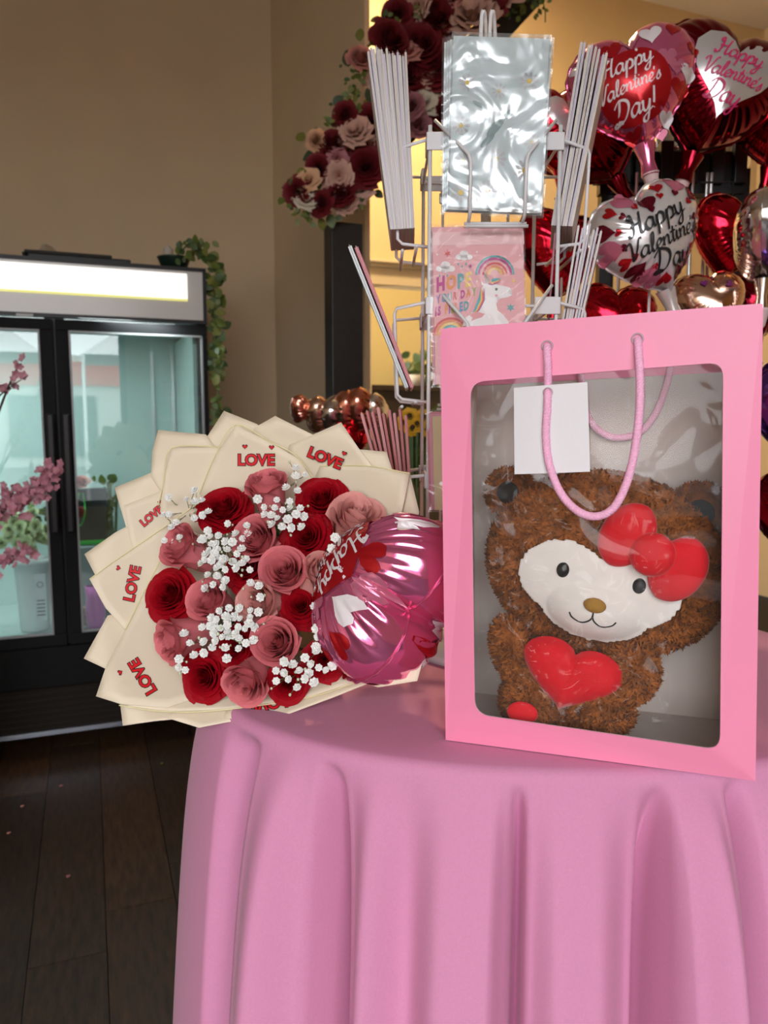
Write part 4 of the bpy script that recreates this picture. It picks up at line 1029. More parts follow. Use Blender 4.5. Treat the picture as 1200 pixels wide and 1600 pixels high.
# ------------------------------------------------------------------ cards
M_sleeve = film('card_sleeve', (.97, .97, .97), 1.5, .05, .8, 14, .05)
def folded_card(name, label, base, side, lean, w, h, thick, m, group, m2=None, flare=.0):
    # base: bottom centre; side: unit vector along the card width; lean: unit vector up the card
    n = side.cross(lean).normalized(); t = thing(name, label, 'greeting card', base, group)
    for s in (-1, 1):
        MB().box(base + lean*h/2 + n*s*thick*.28, side*w/2, n*thick*.2, lean*h/2).build('leaf', m, t)
    MB().box(base + lean*h*.5, side*(w/2+.002), n*thick*.05, lean*(h/2+.0015)).build('envelope', m2 or M_env, t)
    return t
M_env = mat('envelope_cream', (.74, .66, .60), .6)
edge_m = [mat('card_edge_%d' % i, c, .35, spec=.6) for i, c in enumerate([(.62, .56, .56), (.55, .48, .58), (.66, .60, .52), (.50, .46, .52), (.60, .50, .44)])]
ORD = ['first', 'second', 'third', 'fourth', 'fifth', 'sixth', 'seventh', 'eighth', 'ninth', 'tenth', 'eleventh', 'twelfth', 'thirteenth', 'fourteenth', 'fifteenth']
def row(n, p_top0, p_top1, p_bot0, p_bot1, Y, w, thick, mats, label, group, name='greeting_card', m2=None):
    for i in range(n):
        u = i/max(1, n-1); jt = random.uniform(-6, 6)
        top = at_y(p_top0[0]*(1-u)+p_top1[0]*u, p_top0[1]*(1-u)+p_top1[1]*u + jt, Y); bot = at_y(p_bot0[0]*(1-u)+p_bot1[0]*u, p_bot0[1]*(1-u)+p_bot1[1]*u, Y)
        lean = (top-bot); h = lean.length; lean.normalize(); sd = Vector((bot.x + random.uniform(-.01, .01), bot.y, 0)).normalized(); sd = (sd - lean*sd.dot(lean)).normalized()
        folded_card(name, label if n == 1 else '%s, %s from left' % (label, ORD[i]), bot, sd, lean, w, h, thick, mats[i % len(mats)], group, m2)
row(15, (578, 112), (634, 118), (612, 376), (646, 374), RK.y, .125, .0029, edge_m, 'pale greeting card on edge in the upper left rack pocket', 'cards in the upper left rack pocket')
row(8, (905, 108), (944, 118), (862, 372), (892, 374), RK.y, .125, .0032, edge_m, 'pale greeting card on edge in the upper right rack pocket', 'cards in the upper right rack pocket')
row(7, (902, 372), (936, 376), (866, 590), (888, 590), RK.y, .12, .0028, edge_m[:2], 'white greeting card on edge in the middle right rack pocket', 'cards in the middle right rack pocket')
row(1, (866, 385), (866, 385), (850, 590), (850, 590), RK.y, .12, .003, [mat('card_magenta', (.35, .03, .10), .4)], 'dark magenta greeting card alone in the middle right rack pocket', None)
row(1, (552, 402), (552, 402), (636, 608), (636, 608), RK.y, .13, .005, [mat('card_silver', (.36, .37, .38), .4, .3)], 'silver backed greeting card leaning out of the middle left rack pocket', None)
row(1, (561, 400), (561, 400), (643, 608), (643, 608), RK.y, .13, .005, [mat('card_red', (.55, .08, .12), .4)], 'red backed greeting card leaning out of the middle left rack pocket', None)
pk = [mat('card_pink', (.62, .20, .26), .4), mat('card_crimson', (.42, .04, .07), .4), mat('card_rose', (.55, .10, .16), .4)]
row(9, (566, 642), (634, 644), (596, 752), (640, 752), RK.y+.005, .12, .0038, pk, 'pink or red card on edge in the lower left rack pocket', 'cards in the lower left rack pocket', m2=mat('kraft_cream', (.62, .50, .28), .6))
# front stacks (seen face on)
def face_card(label, quad_px, Y, thick, m, group=None, sleeve=True, lean=.02, sl=None, margin=.003):
    P = [at_y(x, y, Y + (lean if i in (0, 1) else 0)*-.0 + (lean if i in (0, 1) else 0)) for i, (x, y) in enumerate(quad_px)]
    base = (P[2]+P[3])/2; t = thing('greeting_card', label, 'greeting card', base, group)
    n = (P[1]-P[0]).cross(P[3]-P[0]).normalized()
    if n.y > 0: n = -n
    c = sum(P, Vector())/4
    MB().slab([c + (p-c)*.96 for p in P], -n*thick).build('card', m, t)
    if sleeve:
        nu, nv = 26, 34
        def f(u, v):
            p = (P[0]*(1-u)+P[1]*u)*(1-v) + (P[3]*(1-u)+P[2]*u)*v
            e = math.sin(math.pi*u)*math.sin(math.pi*v)
            wv = .0016*math.sin(6*u+9*v+2)*math.sin(8*v-3*u) + .0009*math.sin(17*u-11*v) + .0006*math.sin(5*u+29*v)
            return p + n*(.0012 + max(-.0006, wv*min(1, 4*e)) )
        MB().grid(f, nu, nv).build('sleeve', sl or M_sleeve, t, True)
    return t, P, n
M_silver = mat('foil_card', (.66, .71, .73), .28, .3, noise=.15, nscale=25, bump=.4, bscale=30)
M_shine = mat('silver_sleeve', (.80, .85, .87), .14, 1.0, bump=1.0, bscale=28)
Yf = FY - .026
for i, (dx, dy) in enumerate([(-14, 6), (-9, 4), (-5, 2)]):
    face_card(['rearmost shiny silver card of the front stack', 'second rearmost shiny silver card of the front stack', 'shiny silver card right behind the frontmost one'][i], [(705+dx, 54+dy), (867+dx*.1, 58+dy*.5), (850+dx*.1, 336+dy), (697+dx*.7, 330+dy)], Yf + .016 - i*.004, .0012, M_silver, 'silver cards in the top front pocket', lean=.012)
tS, PS, nS = face_card('frontmost shiny silver card with faint daisies in a crinkled clear sleeve', [(706, 50), (862, 55), (846, 334), (698, 328)], Yf, .0012, mat('daisy_card', (.74, .82, .84), .35, .0, noise=.12, nscale=20), 'silver cards in the top front pocket', lean=.012, sl=film('shiny_sleeve', (.92, .95, .96), 1.5, .24, .35, 14, .08, .24))
def on_card(P, n, u, v, up=.0006): return (P[0]*(1-u)+P[1]*u)*(1-v) + (P[3]*(1-u)+P[2]*u)*v + n*up
M_daisy = mat('daisy_petal', (.70, .66, .68), .4); M_eye = mat('daisy_eye', (.68, .48, .12), .5); M_leafp = mat('printed_leaf', (.25, .38, .38), .4)
for (u, v, r) in [(.17, .28, .09), (.80, .26, .10), (.50, .32, .08), (.12, .52, .10), (.50, .70, .11), (.80, .76, .12), (.14, .90, .11), (.42, .88, .11), (.82, .95, .10), (.86, .60, .09), (.16, .72, .1)]:
    for k in range(9):
        a = 2*math.pi*k/9; pts = []
        for q in range(8):
            b2 = 2*math.pi*q/8; rr_ = r*(.62 + .38*math.cos(b2)); aa = a + .24*math.sin(b2)
            pts.append(on_card(PS, nS, min(.97, max(.03, u + rr_*math.cos(aa))), min(.97, max(.03, v + rr_*.56*math.sin(aa)))))
        MB().add(pts, [tuple(range(8))]).build('printed_petal', M_daisy, tS)
    MB().add([on_card(PS, nS, min(.97, max(.03, u + r*.24*math.cos(a))), min(.97, max(.03, v + r*.14*math.sin(a))), .0009) for a in [2*math.pi*k/12 for k in range(12)]], [tuple(range(12))]).build('printed_eye', M_eye, tS)
for (u, v, a, L) in [(.48, .52, -.9, .28), (.62, .44, -.7, .2), (.40, .60, -.8, .2), (.3, .40, .5, .15)]:
    pts = []
    for q in range(12):
        b2 = 2*math.pi*q/12; x, y = L*.5*math.cos(b2), L*.16*math.sin(b2); pts.append(on_card(PS, nS, u + x*math.cos(a)-y*math.sin(a), v + (x*math.sin(a)+y*math.cos(a))*.56, .0004))
    MB().add(pts, [tuple(range(12))]).build('printed_leaf', M_leafp, tS)
# unicorn birthday card
M_uni = mat('unicorn_pink', (.68, .30, .32), .4); M_unib = mat('unicorn_flap', (.72, .42, .43), .4)
Yu = FY - .018
for i, dx in enumerate((-6, -3)):
    face_card(['rearmost pink card behind the unicorn card', 'pink card directly behind the unicorn card'][i], [(670+dx+3, 352), (819+dx*.2, 349), (824, 600), (676+dx*.5, 606)], Yu + .010 - i*.004, .0012, M_uni, None, lean=.014)
tU, PU, nU = face_card('pink unicorn card reading hope your day is filled, in a clear sleeve', [(672, 350), (820, 347), (826, 600), (678, 606)], Yu, .0012, M_uni, None, lean=.014, sl=film('uni_sleeve', (.98, .97, .97), 1.30, .05, .8, 14, .04))
# printed artwork: coordinates are pixels of the photograph on the card face
def uvc(px, py):
    P = on_plane(px, py, PU[0], nU); e = PU[1]-PU[0]; f = PU[3]-PU[0]; d = P-PU[0]
    a11, a12, a22 = e.dot(e), e.dot(f), f.dot(f); b1_, b2_ = d.dot(e), d.dot(f); D_ = a11*a22-a12*a12
    return (b1_*a22-b2_*a12)/D_, (b2_*a11-b1_*a12)/D_
def cp(px, py, up=.0006): u, v = uvc(px, py); return on_card(PU, nU, u, v, up)
def printp(name, pts, m, up=.0006):
    MB().add([cp(x, y, up) for x, y in pts], [tuple(range(len(pts)))]).build(name, m, tU)
def ring_arc(cx, cy, r, w, m, a0=180, a1=360, up=.0006):
    V = []; F = []; n = 20
    for k in range(n+1):
        a = math.radians(a0 + (a1-a0)*k/n)
        for q in (r-w/2, r+w/2): V.append(cp(cx + q*math.cos(a), cy + q*math.sin(a), up))
    for k in range(n): F.append((2*k, 2*k+1, 2*k+3, 2*k+2))
    MB().add(V, F).build('printed_rainbow', m, tU)
C_ = dict(mag=mat('ink_magenta', (.45, .04, .22), .5), teal=mat('ink_teal', (.10, .34, .36), .5), yel=mat('ink_yellow', (.75, .50, .12), .5), red=mat('ink_red', (.62, .08, .08), .5), pur=mat('ink_purple', (.28, .12, .34), .5), grn=mat('ink_green', (.30, .36, .10), .5), ora=mat('ink_orange', (.70, .25, .08), .5), wht=mat('ink_white', (.80, .76, .76), .5), blu=mat('ink_blue', (.12, .25, .42), .5), rose=mat('ink_rose', (.70, .30, .32), .5))
printp('printed_flap', [(676, 363), (818, 361), (819, 382), (676, 384)], M_unib, .0004)
for r, w, m in ((29, 3.2, 'teal'), (25, 3.6, 'mag'), (18, 3.2, 'red'), (13.5, 3, 'ora'), (9.5, 3, 'yel')): ring_arc(773, 430, r, w, C_[m])
for (cx, cy, s) in ((725, 400, 1), (696, 418, 1.1)):
    for dx, dy, r in ((-8, 2, 5.5), (0, -3, 7), (8, 2, 5.5), (0, 3, 6)):
        printp('printed_cloud', [(cx + dx*s + r*s*math.cos(a), cy + dy*s + r*.8*s*math.sin(a)) for a in [2*math.pi*k/14 for k in range(14)]], C_['wht'])
    for k in range(4): printp('printed_drop', [(cx-9+k*6-1, cy+11+4*(k % 2)), (cx-9+k*6+1, cy+11+4*(k % 2)), (cx-9+k*6+.6, cy+15+4*(k % 2)), (cx-9+k*6-1.4, cy+15+4*(k % 2))], C_['teal'])
def star(cx, cy, R_, m, n=6, r_=.42): printp('printed_star', [(cx + (R_ if k % 2 == 0 else R_*r_)*math.sin(math.pi*k/n), cy - (R_ if k % 2 == 0 else R_*r_)*math.cos(math.pi*k/n)) for k in range(2*n)], C_[m])
star(699, 396, 6.5, 'red'); star(735, 416, 5, 'mag', 4, .3); star(802, 440, 5, 'yel', 4, .3); star(797, 482, 7.5, 'teal', 6, .4)
for x, y in ((683, 398), (812, 400), (745, 394), (792, 455), (688, 530), (690, 560), (760, 470), (808, 460), (745, 440)): star(x, y, 2, 'wht', 4, .35)
def words(txt, x0, y0, hpx, cols, slope, wscale=1.0, off=.02):
    x = x0
    for i, ch in enumerate(txt):
        if ch == ' ': x += hpx*.35; continue
        V, F = text_geo(ch, off, 2); h = max(v[1] for v in V); k = hpx/.73; mn = min(v[0] for v in V); wd = max(v[0] for v in V)-mn
        MB().add([cp(x + (a-mn)*k*wscale, y0 + slope*(x-x0+(a-mn)*k) - b2*k, .0008) for a, b2 in V], F).build('printed_letter', C_[cols[i % len(cols)]], tU)
        x += wd*k*wscale + hpx*.10
words('HOPE', 682, 456, 22, ['mag', 'ora', 'teal', 'yel'], -.16, .62, .05)
words('YOUR DAY', 681, 475, 12.5, ['pur', 'blu', 'teal', 'red', 'x', 'mag', 'ora', 'grn'], -.20, .56, .05)
words('IS FILLED', 680, 494, 14, ['mag', 'mag', 'x', 'ora', 'pur', 'grn', 'ora', 'blu', 'teal'], -.18, .54, .05)
# white unicorn: body, neck and head with horn, mane and wing
printp('printed_unicorn', [(722, 510), (726, 498), (736, 490), (750, 482), (755, 465), (752, 452), (756, 444), (764, 443), (772, 445), (782, 447), (795, 450), (800, 456), (799, 463), (792, 466), (780, 468), (775, 476), (777, 486), (786, 494), (793, 503), (795, 512)], C_['wht'])
printp('printed_horn', [(758, 444), (755, 420), (765, 441)], mat('ink_horn', (.35, .28, .26), .5), .0009)
printp('printed_ear', [(752, 447), (751, 440), (758, 446)], C_['wht'], .0009)
for k, m in enumerate(('pur', 'red', 'ora', 'yel', 'teal')):
    printp('printed_mane', [(761+k*1.5, 445-k*1.6), (770, 438-k*.6), (782, 438-k*.6), (779, 443-k*1.0), (768, 447-k*1.2)], C_[m], .0008+.0001*k)
    printp('printed_mane', [(757-k*1.6, 449), (755-k*1.6, 462), (749-k*1.6, 478), (744-k*1.4, 490), (749-k*1.4, 486), (757-k*1.6, 470)], C_[m], .0008+.0001*k)
printp('printed_wing', [(730, 492), (746, 488), (757, 492), (752, 497), (744, 499), (736, 503), (738, 497)], C_['rose'], .0010)
printp('printed_eye', [(775 + 2.2*math.cos(a), 453 + 2.4*math.sin(a)) for a in [k*math.pi/5 for k in range(10)]], P_blk, .0010)
printp('printed_cheek', [(775 + 2.4*math.cos(a), 463 + 2*math.sin(a)) for a in [k*math.pi/5 for k in range(10)]], C_['rose'], .0010)
for r, w, m in ((26, 3.5, 'red'), (22, 3.5, 'ora'), (18, 3.5, 'yel'), (14, 3.5, 'teal')): ring_arc(704, 524, r, w, C_[m], 180, 330, .0005)
# lower front stack, mostly hidden behind the bag
for i, (dx, c) in enumerate(((0, 'card_rose'), (4, 'card_pink'), (9, 'kraft_cream'))):
    face_card(['rose card low in the front pocket beside the bag', 'pink sleeved card low in the front pocket beside the bag', 'cream enveloped card low in the front pocket beside the bag'][i], [(664+dx, 640+i*4), (800, 640), (800, 800), (668+dx, 800)], FY - .012 - i*.004, .0014, MATS[c], None, lean=.012)
# ================================================================== black polygonal arch with flower garland
AB = -.32
def pa(px, py, b=AB): return onb(px, py, b)
arch = thing('wooden_arch', 'black wooden arch with vertical post and slanted beam', 'arch', Vector((*pa(543, 600).xy, 0)))
pL = pa(518, 345); pR = pa(567, 345); zk = pL.z
aL, aR = room_ab(pL)[0], room_ab(pR)[0]
MB().rbox(aL, aR, AB, AB+.09, 0, zk).build('post', M_blackwood, arch, bevel=.003)
q0 = pa(568, 306); q1 = pa(850, 0); dv = (q1-q0).normalized(); nv = Vector((0, 0, 0)); nv = dv.cross(E2).normalized()
if nv.z < 0: nv = -nv
wbar = .105
end = q0 + dv*1.5
MB().slab([q0 - dv*.02, end, end + nv*wbar, q0 + nv*wbar - dv*.09], E2*.09).build('slanted_beam', M_blackwood, arch, bevel=.003)
e2 = end + E1*.5; MB().slab([end, e2, e2 + UP*wbar, end + UP*wbar*.9], E2*.09).build('top_beam', M_blackwood, arch)
aR2 = room_ab(e2)[0]
MB().rbox(aR2+.3, aR2+.4, AB, AB+.09, 0, CEIL-.3).build('post', M_blackwood, arch) if False else None
# garland
gar = thing('flower_garland', 'garland of red, blush and white silk flowers with leaves along the arch', 'garland', pa(560, 300))
mats_g = {'r': mat('silk_red', (.17, .004, .010), .7, noise=.3, nscale=40), 'p': mat('silk_pink', (.60, .24, .20), .7, noise=.15, nscale=40), 'c': mat('silk_peach', (.68, .40, .24), .7, noise=.12, nscale=40), 'b': mat('silk_blush', (.64, .38, .30), .7, noise=.12, nscale=40), 'w': mat('silk_white', (.66, .58, .46), .7, noise=.1, nscale=40), 'm': mat('silk_mauve', (.42, .16, .18), .7, noise=.2, nscale=40)}
def merged(spec, m, seed):
    rg = random.Random(seed); mb = MB()
    for i, L in enumerate(spec):
        ph = rg.random()*6
        for k in range(L[0]):
            p = petal(*L[1:], nu=5, nv=4, wob=.03, seed=seed+i*7+k); R = Matrix.Rotation(ph + 2*math.pi*k/L[0], 3, 'Z')
            mb.add([R @ v for v in p.V], p.F)
    return mesh_of(mb, 'bloom', m)
RUF = [(6, .05, .25, -.3, .42, D(60), .05), (8, .08, .45, -.35, .40, D(42), .10), (9, .1, .68, -.38, .30, D(36), .14), (10, .12, .90, -.4, .12, D(33), .16)]
CUPF = [(5, .1, .35, -.4, .35, D(60), .06), (6, .15, .70, -.45, .22, D(48), .2), (7, .15, .95, -.45, .02, D(42), .2)]
GM = {}
def gbloom(kind, c):
    if (kind, c) not in GM: GM[kind, c] = merged({'rose': OPEN[1:], 'ruf': RUF, 'cup': CUPF}[kind], mats_g[c], 5+len(GM))
    return GM[kind, c]
GF = [ # px, py, diameter, kind, colour
 (563, 88, 38, 'rose', 'p'), (590, 118, 44, 'ruf', 'b'), (655, 70, 70, 'rose', 'r'), (612, 60, 56, 'rose', 'r'), (680, 25, 74, 'rose', 'r'), (735, 22, 78, 'ruf', 'b'), (700, 45, 46, 'ruf', 'b'), (637, 78, 36, 'cup', 'p'), (630, 115, 62, 'rose', 'r'), (675, 105, 60, 'rose', 'r'), (665, 118, 32, 'ruf', 'b'), (660, 155, 46, 'cup', 'w'), (682, 130, 30, 'cup', 'b'), (640, 165, 40, 'rose', 'm'), (650, 190, 44, 'rose', 'm'), (615, 150, 50, 'rose', 'r'), (690, 180, 44, 'rose', 'r'),
 (537, 178, 36, 'rose', 'r'), (553, 205, 50, 'ruf', 'b'), (568, 232, 52, 'ruf', 'b'), (578, 195, 56, 'rose', 'r'), (493, 218, 30, 'rose', 'c'), (520, 222, 46, 'rose', 'r'), (527, 248, 28, 'cup', 'm'), (545, 245, 34, 'cup', 'p'), (570, 260, 58, 'rose', 'r'), (500, 262, 40, 'rose', 'r'), (530, 275, 40, 'ruf', 'b'), (480, 280, 34, 'cup', 'c'), (465, 298, 40, 'rose', 'r'), (479, 310, 34, 'cup', 'w'), (515, 302, 48, 'ruf', 'b'), (530, 300, 44, 'rose', 'r'), (562, 290, 40, 'cup', 'b'), (500, 318, 36, 'rose', 'r'), (540, 320, 34, 'ruf', 'b'), (590, 240, 50, 'rose', 'r'), (600, 200, 40, 'ruf', 'b'), (620, 20, 40, 'rose', 'r'), (760, -10, 60, 'rose', 'r'), (800, -25, 60, 'ruf', 'b'), (700, -20, 60, 'rose', 'p'), (650, 10, 40, 'ruf', 'b'), (715, 80, 50, 'rose', 'r'), (600, 165, 44, 'rose', 'r')]
for (px, py, d, kind, c) in GF:
    b_ = AB - .03 - random.uniform(0, .05); P = pa(px, py, b_); s = d/2/FPX*P.y*1.08
    f = (Vector((0, -1, .1)) + Vector((random.uniform(-.45, .45), 0, random.uniform(-.35, .45)))).normalized()
    inst(kind.replace('rose', 'rose_bloom').replace('ruf', 'carnation_bloom').replace('cup', 'open_bloom'), gbloom(kind, c), gar, Matrix.Translation(P-gar.location) @ (frame(f) @ Matrix.Rotation(random.random()*6, 3, 'Z')).to_4x4() @ Matrix.Scale(s, 4))
def leaf_geo(L=1, w=.42, n=6, cup=.12):
    V = []; F = []
    for k in range(n+1):
        t = k/n; ww = w*math.sin(math.pi*min(1, t*.92+.04))**.8*(1-.25*t)
        for q in (-1, 0, 1): V.append((q*ww, t*L, (abs(q)*cup*ww) - .25*t*t*L*.5))
    for k in range(n):
        for q in range(2): a = k*3+q; F.append((a, a+1, a+4, a+3))
    return MB().add(V, F)
leafm = [mesh_of(leaf_geo(), 'leaf', mat('leaf_%d' % i, c, .5, noise=.25, nscale=30)) for i, c in enumerate([(.045, .085, .018), (.10, .14, .02), (.035, .06, .025), (.16, .17, .03)])]
def scatter_leaves(parent, spots, size, bfun, P_of, name='leaf', pal=(0, 1, 2, 3)):
    for (px, py) in spots:
        P = P_of(px, py); d = Vector((random.uniform(-1, 1), random.uniform(-.8, .1), random.uniform(-.7, .8))).normalized()
        R = frame(Vector((random.uniform(-.5, .5), -1, random.uniform(-.3, .6))), d)
        inst(name, leafm[random.choice(pal)], parent, Matrix.Translation(P-worldloc(parent)) @ (R @ Matrix.Rotation(random.random()*6.28, 3, 'Z')).to_4x4() @ Matrix.Scale(size*random.uniform(.6, 1.3), 4))
spots = []
for (px, py, d, _, _) in GF:
    for k in range(4): a = random.random()*6.28; spots.append((px + math.cos(a)*d*.62, py + math.sin(a)*d*.62))
scatter_leaves(gar, spots, .042, None, lambda x, y: pa(x, y, AB-.02-random.uniform(0, .03)))
small = [(random.gauss(x, 9), random.gauss(y, 12)) for (x, y, n) in ((556, 120, 22), (552, 150, 16), (545, 165, 10), (470, 285, 14), (460, 300, 16), (470, 325, 12), (480, 340, 8), (515, 185, 8), (605, 40, 14), (600, 75, 12), (535, 335, 10), (560, 310, 8), (840, 5, 20), (800, 12, 14), (820, -10, 16)) for _ in range(n)]
scatter_leaves(gar, small, .020, None, lambda x, y: pa(x, y, AB-.03-random.uniform(0, .03)), 'small_leaf', (1, 3, 0))
for st_, en in (((600, 20), (575, 55)), ((610, 15), (640, -5)), ((470, 290), (455, 320)), ((478, 320), (482, 345)), ((845, -5), (852, 35))):
    MB().tube(spline([pa(*st_, AB-.04), pa((st_[0]+en[0])/2+3, (st_[1]+en[1])/2, AB-.05), pa(*en, AB-.04)], 4), .002, 5).build('sprig', M_green, gar)
MB().tube(spline([pa(480, 325, AB-.01), pa(560, 250, AB-.01), pa(640, 120, AB-.01), pa(720, 30, AB-.01), pa(860, -60, AB-.01)], 5), .022, 8).build('vine_core', mat('vine_brown', (.05, .05, .02), .8), gar)

# ================================================================== on top of the cooler
ty = thing('serving_tray', 'flat black tray with folded rim on top of the cooler', 'tray', RM(.1, .1, ZT))
a0, a1 = af(42, 395), af(205, 410)
MB().rbox(a0, a1, .02, .40, ZT+.001, ZT+.018).build('base', M_black, ty, bevel=.004)
MB().rbox(a0-.01, a1-.06, .03, .38, ZT+.018, ZT+.030).build('lid', mat('matt_black', (.02, .02, .02), .7), ty, bevel=.004)
rg_ = random.Random(3)
def crumple(name, label, px0, px1, py0, py1, m, seed):
    rgx = random.Random(seed); A0, A1 = af(px0, py1), af(px1, py1); H = zf(px0, py0)-zf(px0, py1)
    hs = [rgx.random() for _ in range(40)]
    def f(u, v):
        w = .5+.5*math.sin(7*u+seed)*math.sin(5*v+2)
        return RM(A0+(A1-A0)*u, .10+.22*v, ZT+.033 + H*w*math.sin(math.pi*u)**.8*math.sin(math.pi*v) + .004*math.sin(23*u+9*v))
    o = MB().grid(f, 14, 10).build(name, m, None, False, solid=.002); tag(o, label, 'paper')
crumple('crumpled_paper', 'crumpled cream paper heap lying on top of the cooler', 30, 105, 368, 396, mat('kraft_paper', (.42, .36, .27), .8), 1)
pt = thing('potted_ivy', 'trailing ivy in a dark green bowl at the cooler corner', 'plant', RM(af(278, 410), .12, ZT))
pc = RM(af(278, 410), .12, ZT); pr = (af(305, 405)-af(252, 405))/2
MB().lathe(pc, [(0, .002), (pr*.65, .002), (pr, .05), (pr*1.05, .055), (pr*.95, .055), (pr*.6, .02), (0, .02)], n=24).build('bowl', mat('pot_green', (.012, .03, .02), .35), pt, True)
MB().lathe(pc, [(pr*.93, .045), (0, .05)], n=24).build('soil', mat('soil', (.02, .013, .008), .9), pt)
MB().lathe(pc - E1*pr*.35, [(pr*.3, .05), (pr*.33, .085), (0, .10)], n=12).build('white_stone', mat('white_stone', (.5, .45, .38), .7), pt, True)
def onf(px, py, b=-.03): return onb(px, py, b)
vine = [(300, 378), (318, 395), (330, 408), (338, 425), (340, 460), (338, 500), (336, 540), (341, 580), (340, 620), (338, 660)]
MB().tube(spline([pc+UP*.05] + [onf(x, y, .02) for x, y in vine], 4), .003, 5).build('vine', M_green, pt)
sp = []
for k in range(150):
    t = random.random()*(len(vine)-1); i = int(t); f_ = t-i; sp.append((vine[i][0]*(1-f_)+vine[i+1][0]*f_ + random.gauss(0, 5), vine[i][1]*(1-f_)+vine[i+1][1]*f_ + random.gauss(0, 4)))
scatter_leaves(pt, sp, .034, None, lambda x, y: onf(x, y, .02-random.random()*.05), 'leaf', (0, 1, 3))
scatter_leaves(pt, [(random.gauss(296, 12), random.gauss(388, 8)) for _ in range(26)], .028, None, lambda x, y: onf(x, y, .06), 'leaf', (0, 1, 3))

# ================================================================== inside the cooler
def inf(px, py, b=.30): return onb(px, py, b)
ZF = ZG0 - .034
# white bucket with pale blossoms
bc_ = inf(55, 968, .20); bc_.z = ZF
w_ = (inf(85, 900, .20)-inf(27, 900, .20)).length/2; hb_ = inf(55, 872, .20).z-ZF
bk = thing('flower_bucket', 'white plastic bucket of pale green roses inside the cooler', 'bucket', bc_)
MB().lathe(bc_, [(0, .004), (w_*.82, .004), (w_, hb_), (w_*1.06, hb_), (w_*1.06, hb_-.012), (w_*.98, hb_-.014)], n=28).build('bucket', mat('white_plastic', (.82, .83, .84), .4), bk, True)
lab_c = bc_ - E2*(w_*.95) + E1*w_*.42 + UP*hb_*.5
MB().box(lab_c, E1*w_*.30, E2*.001, UP*hb_*.32).build('printed_label', mat('label_grey', (.55, .57, .60), .6), bk)
MB().tube([lab_c - E2*.002 + UP*hb_*.17 + (E1*math.cos(a)+UP*math.sin(a))*w_*.16 for a in [i*math.pi/8 for i in range(16)]], .0016, 5, True).build('printed_ring', P_blk, bk)
for i in range(5): MB().box(lab_c - E2*.0015 - UP*(hb_*.05+i*hb_*.05), E1*w_*.22, E2*.0006, UP*.002).build('printed_line', P_blk, bk)
mats_g['g'] = mat('pale_green_petal', (.62, .68, .42), .6)
for k in range(46):
    px = random.gauss(42, 20); py = random.gauss(828, 17)
    if py > 864: py = 858
    P = inf(px, py, .20 + random.uniform(-.09, .05)); inst('bloom', gbloom('rose', 'g'), bk, Matrix.Translation(P-bk.location) @ (frame(Vector((random.uniform(-.4, .4)+.2, -1, random.uniform(0, .8))))).to_4x4() @ Matrix.Scale(random.uniform(.016, .024), 4))
scatter_leaves(bk, [(random.gauss(45, 18), random.gauss(800, 12)) for _ in range(20)], .03, None, lambda x, y: inf(x, y, .25))
# black carrier bag with green handles, pink rose and stems
cb0, cb1 = inf(122, 845, .32), inf(166, 845, .32)
cbz = inf(140, 764, .32).z; cbl = inf(140, 852, .32).z
# it stands on a small grey crate
cr = tag(MB().box(Vector(((cb0.x+cb1.x)/2, (cb0.y+cb1.y)/2+.02, (ZF+cbl)/2)), E1*.09, E2*.06, UP*(cbl-ZF)/2).build('grey_crate', mat('crate_grey', (.22, .25, .25), .6), None, bevel=.006), 'plain grey crate on the cooler floor under the black bag', 'crate')
kb = thing('carrier_bag', 'black carrier bag with green trim holding a pink rose in the cooler', 'bag', Vector(((cb0.x+cb1.x)/2, (cb0.y+cb1.y)/2, cbl)))
MB().slab([Vector((*cb0.xy, cbl+.002)), Vector((*cb1.xy, cbl+.002)), Vector((*cb1.xy, cbz))+E1*.01, Vector((*cb0.xy, cbz))], E2*.05).build('body', mat('bag_black', (.03, .03, .03), .6), kb)
MB().box(Vector((*((cb0+cb1)/2).xy, cbl+.012)) - E2*.002, E1*((cb1-cb0).length/2), E2*.001, UP*.008).build('green_band', mat('band_green', (.05, .42, .06), .5), kb)
MB().tube(spline([inf(124, 770, .31), inf(118, 800, .29), inf(125, 822, .29), inf(133, 800, .29), inf(130, 770, .31)], 5), .003, 6).build('handle', mat('band_green', (.05, .42, .06)), kb, True)
P = inf(126, 752, .30); inst('rose_bloom', gbloom('rose', 'p'), kb, Matrix.Translation(P-kb.location) @ frame(Vector((0, -.6, .8))).to_4x4() @ Matrix.Scale(.032, 4))
P = inf(124, 800, .27); inst('rose_bloom', gbloom('rose', 'r'), kb, Matrix.Translation(P-kb.location) @ frame(Vector((-.3, -1, .3))).to_4x4() @ Matrix.Scale(.02, 4))
gs = thing('green_stems', 'loose bunch of leafy green stems right of the black bag', 'plant', Vector((*inf(172, 800, .36).xy, ZF)))
for k in range(9):
    x = 165+k*2.5; MB().tube([Vector((*inf(x, 900, .36).xy, ZF)), inf(x-3, 830, .36), inf(x+random.uniform(-8, 4), 760, .36)], .003, 5).build('stem', M_green, gs)
scatter_leaves(gs, [(random.gauss(168, 8), random.gauss(775, 18)) for _ in range(26)], .035, None, lambda x, y: inf(x, y, .35), 'leaf', (0, 1))
c = inf(150, 975, .14); c.z = ZF
pv = thing('pink_vase', 'small magenta vase on the cooler floor behind the door', 'vase', c)
MB().lathe(c, [(0, .002), (.030, .002), (.036, .06), (.030, .12), (.033, .16), (.030, .16)], n=20).build('body', mat('magenta_glaze', (.55, .10, .40), .3), pv, True)
wf_ = thing('white_posy', 'small bunch of white blossoms lying low in the cooler', 'flower', inf(126, 965, .16))
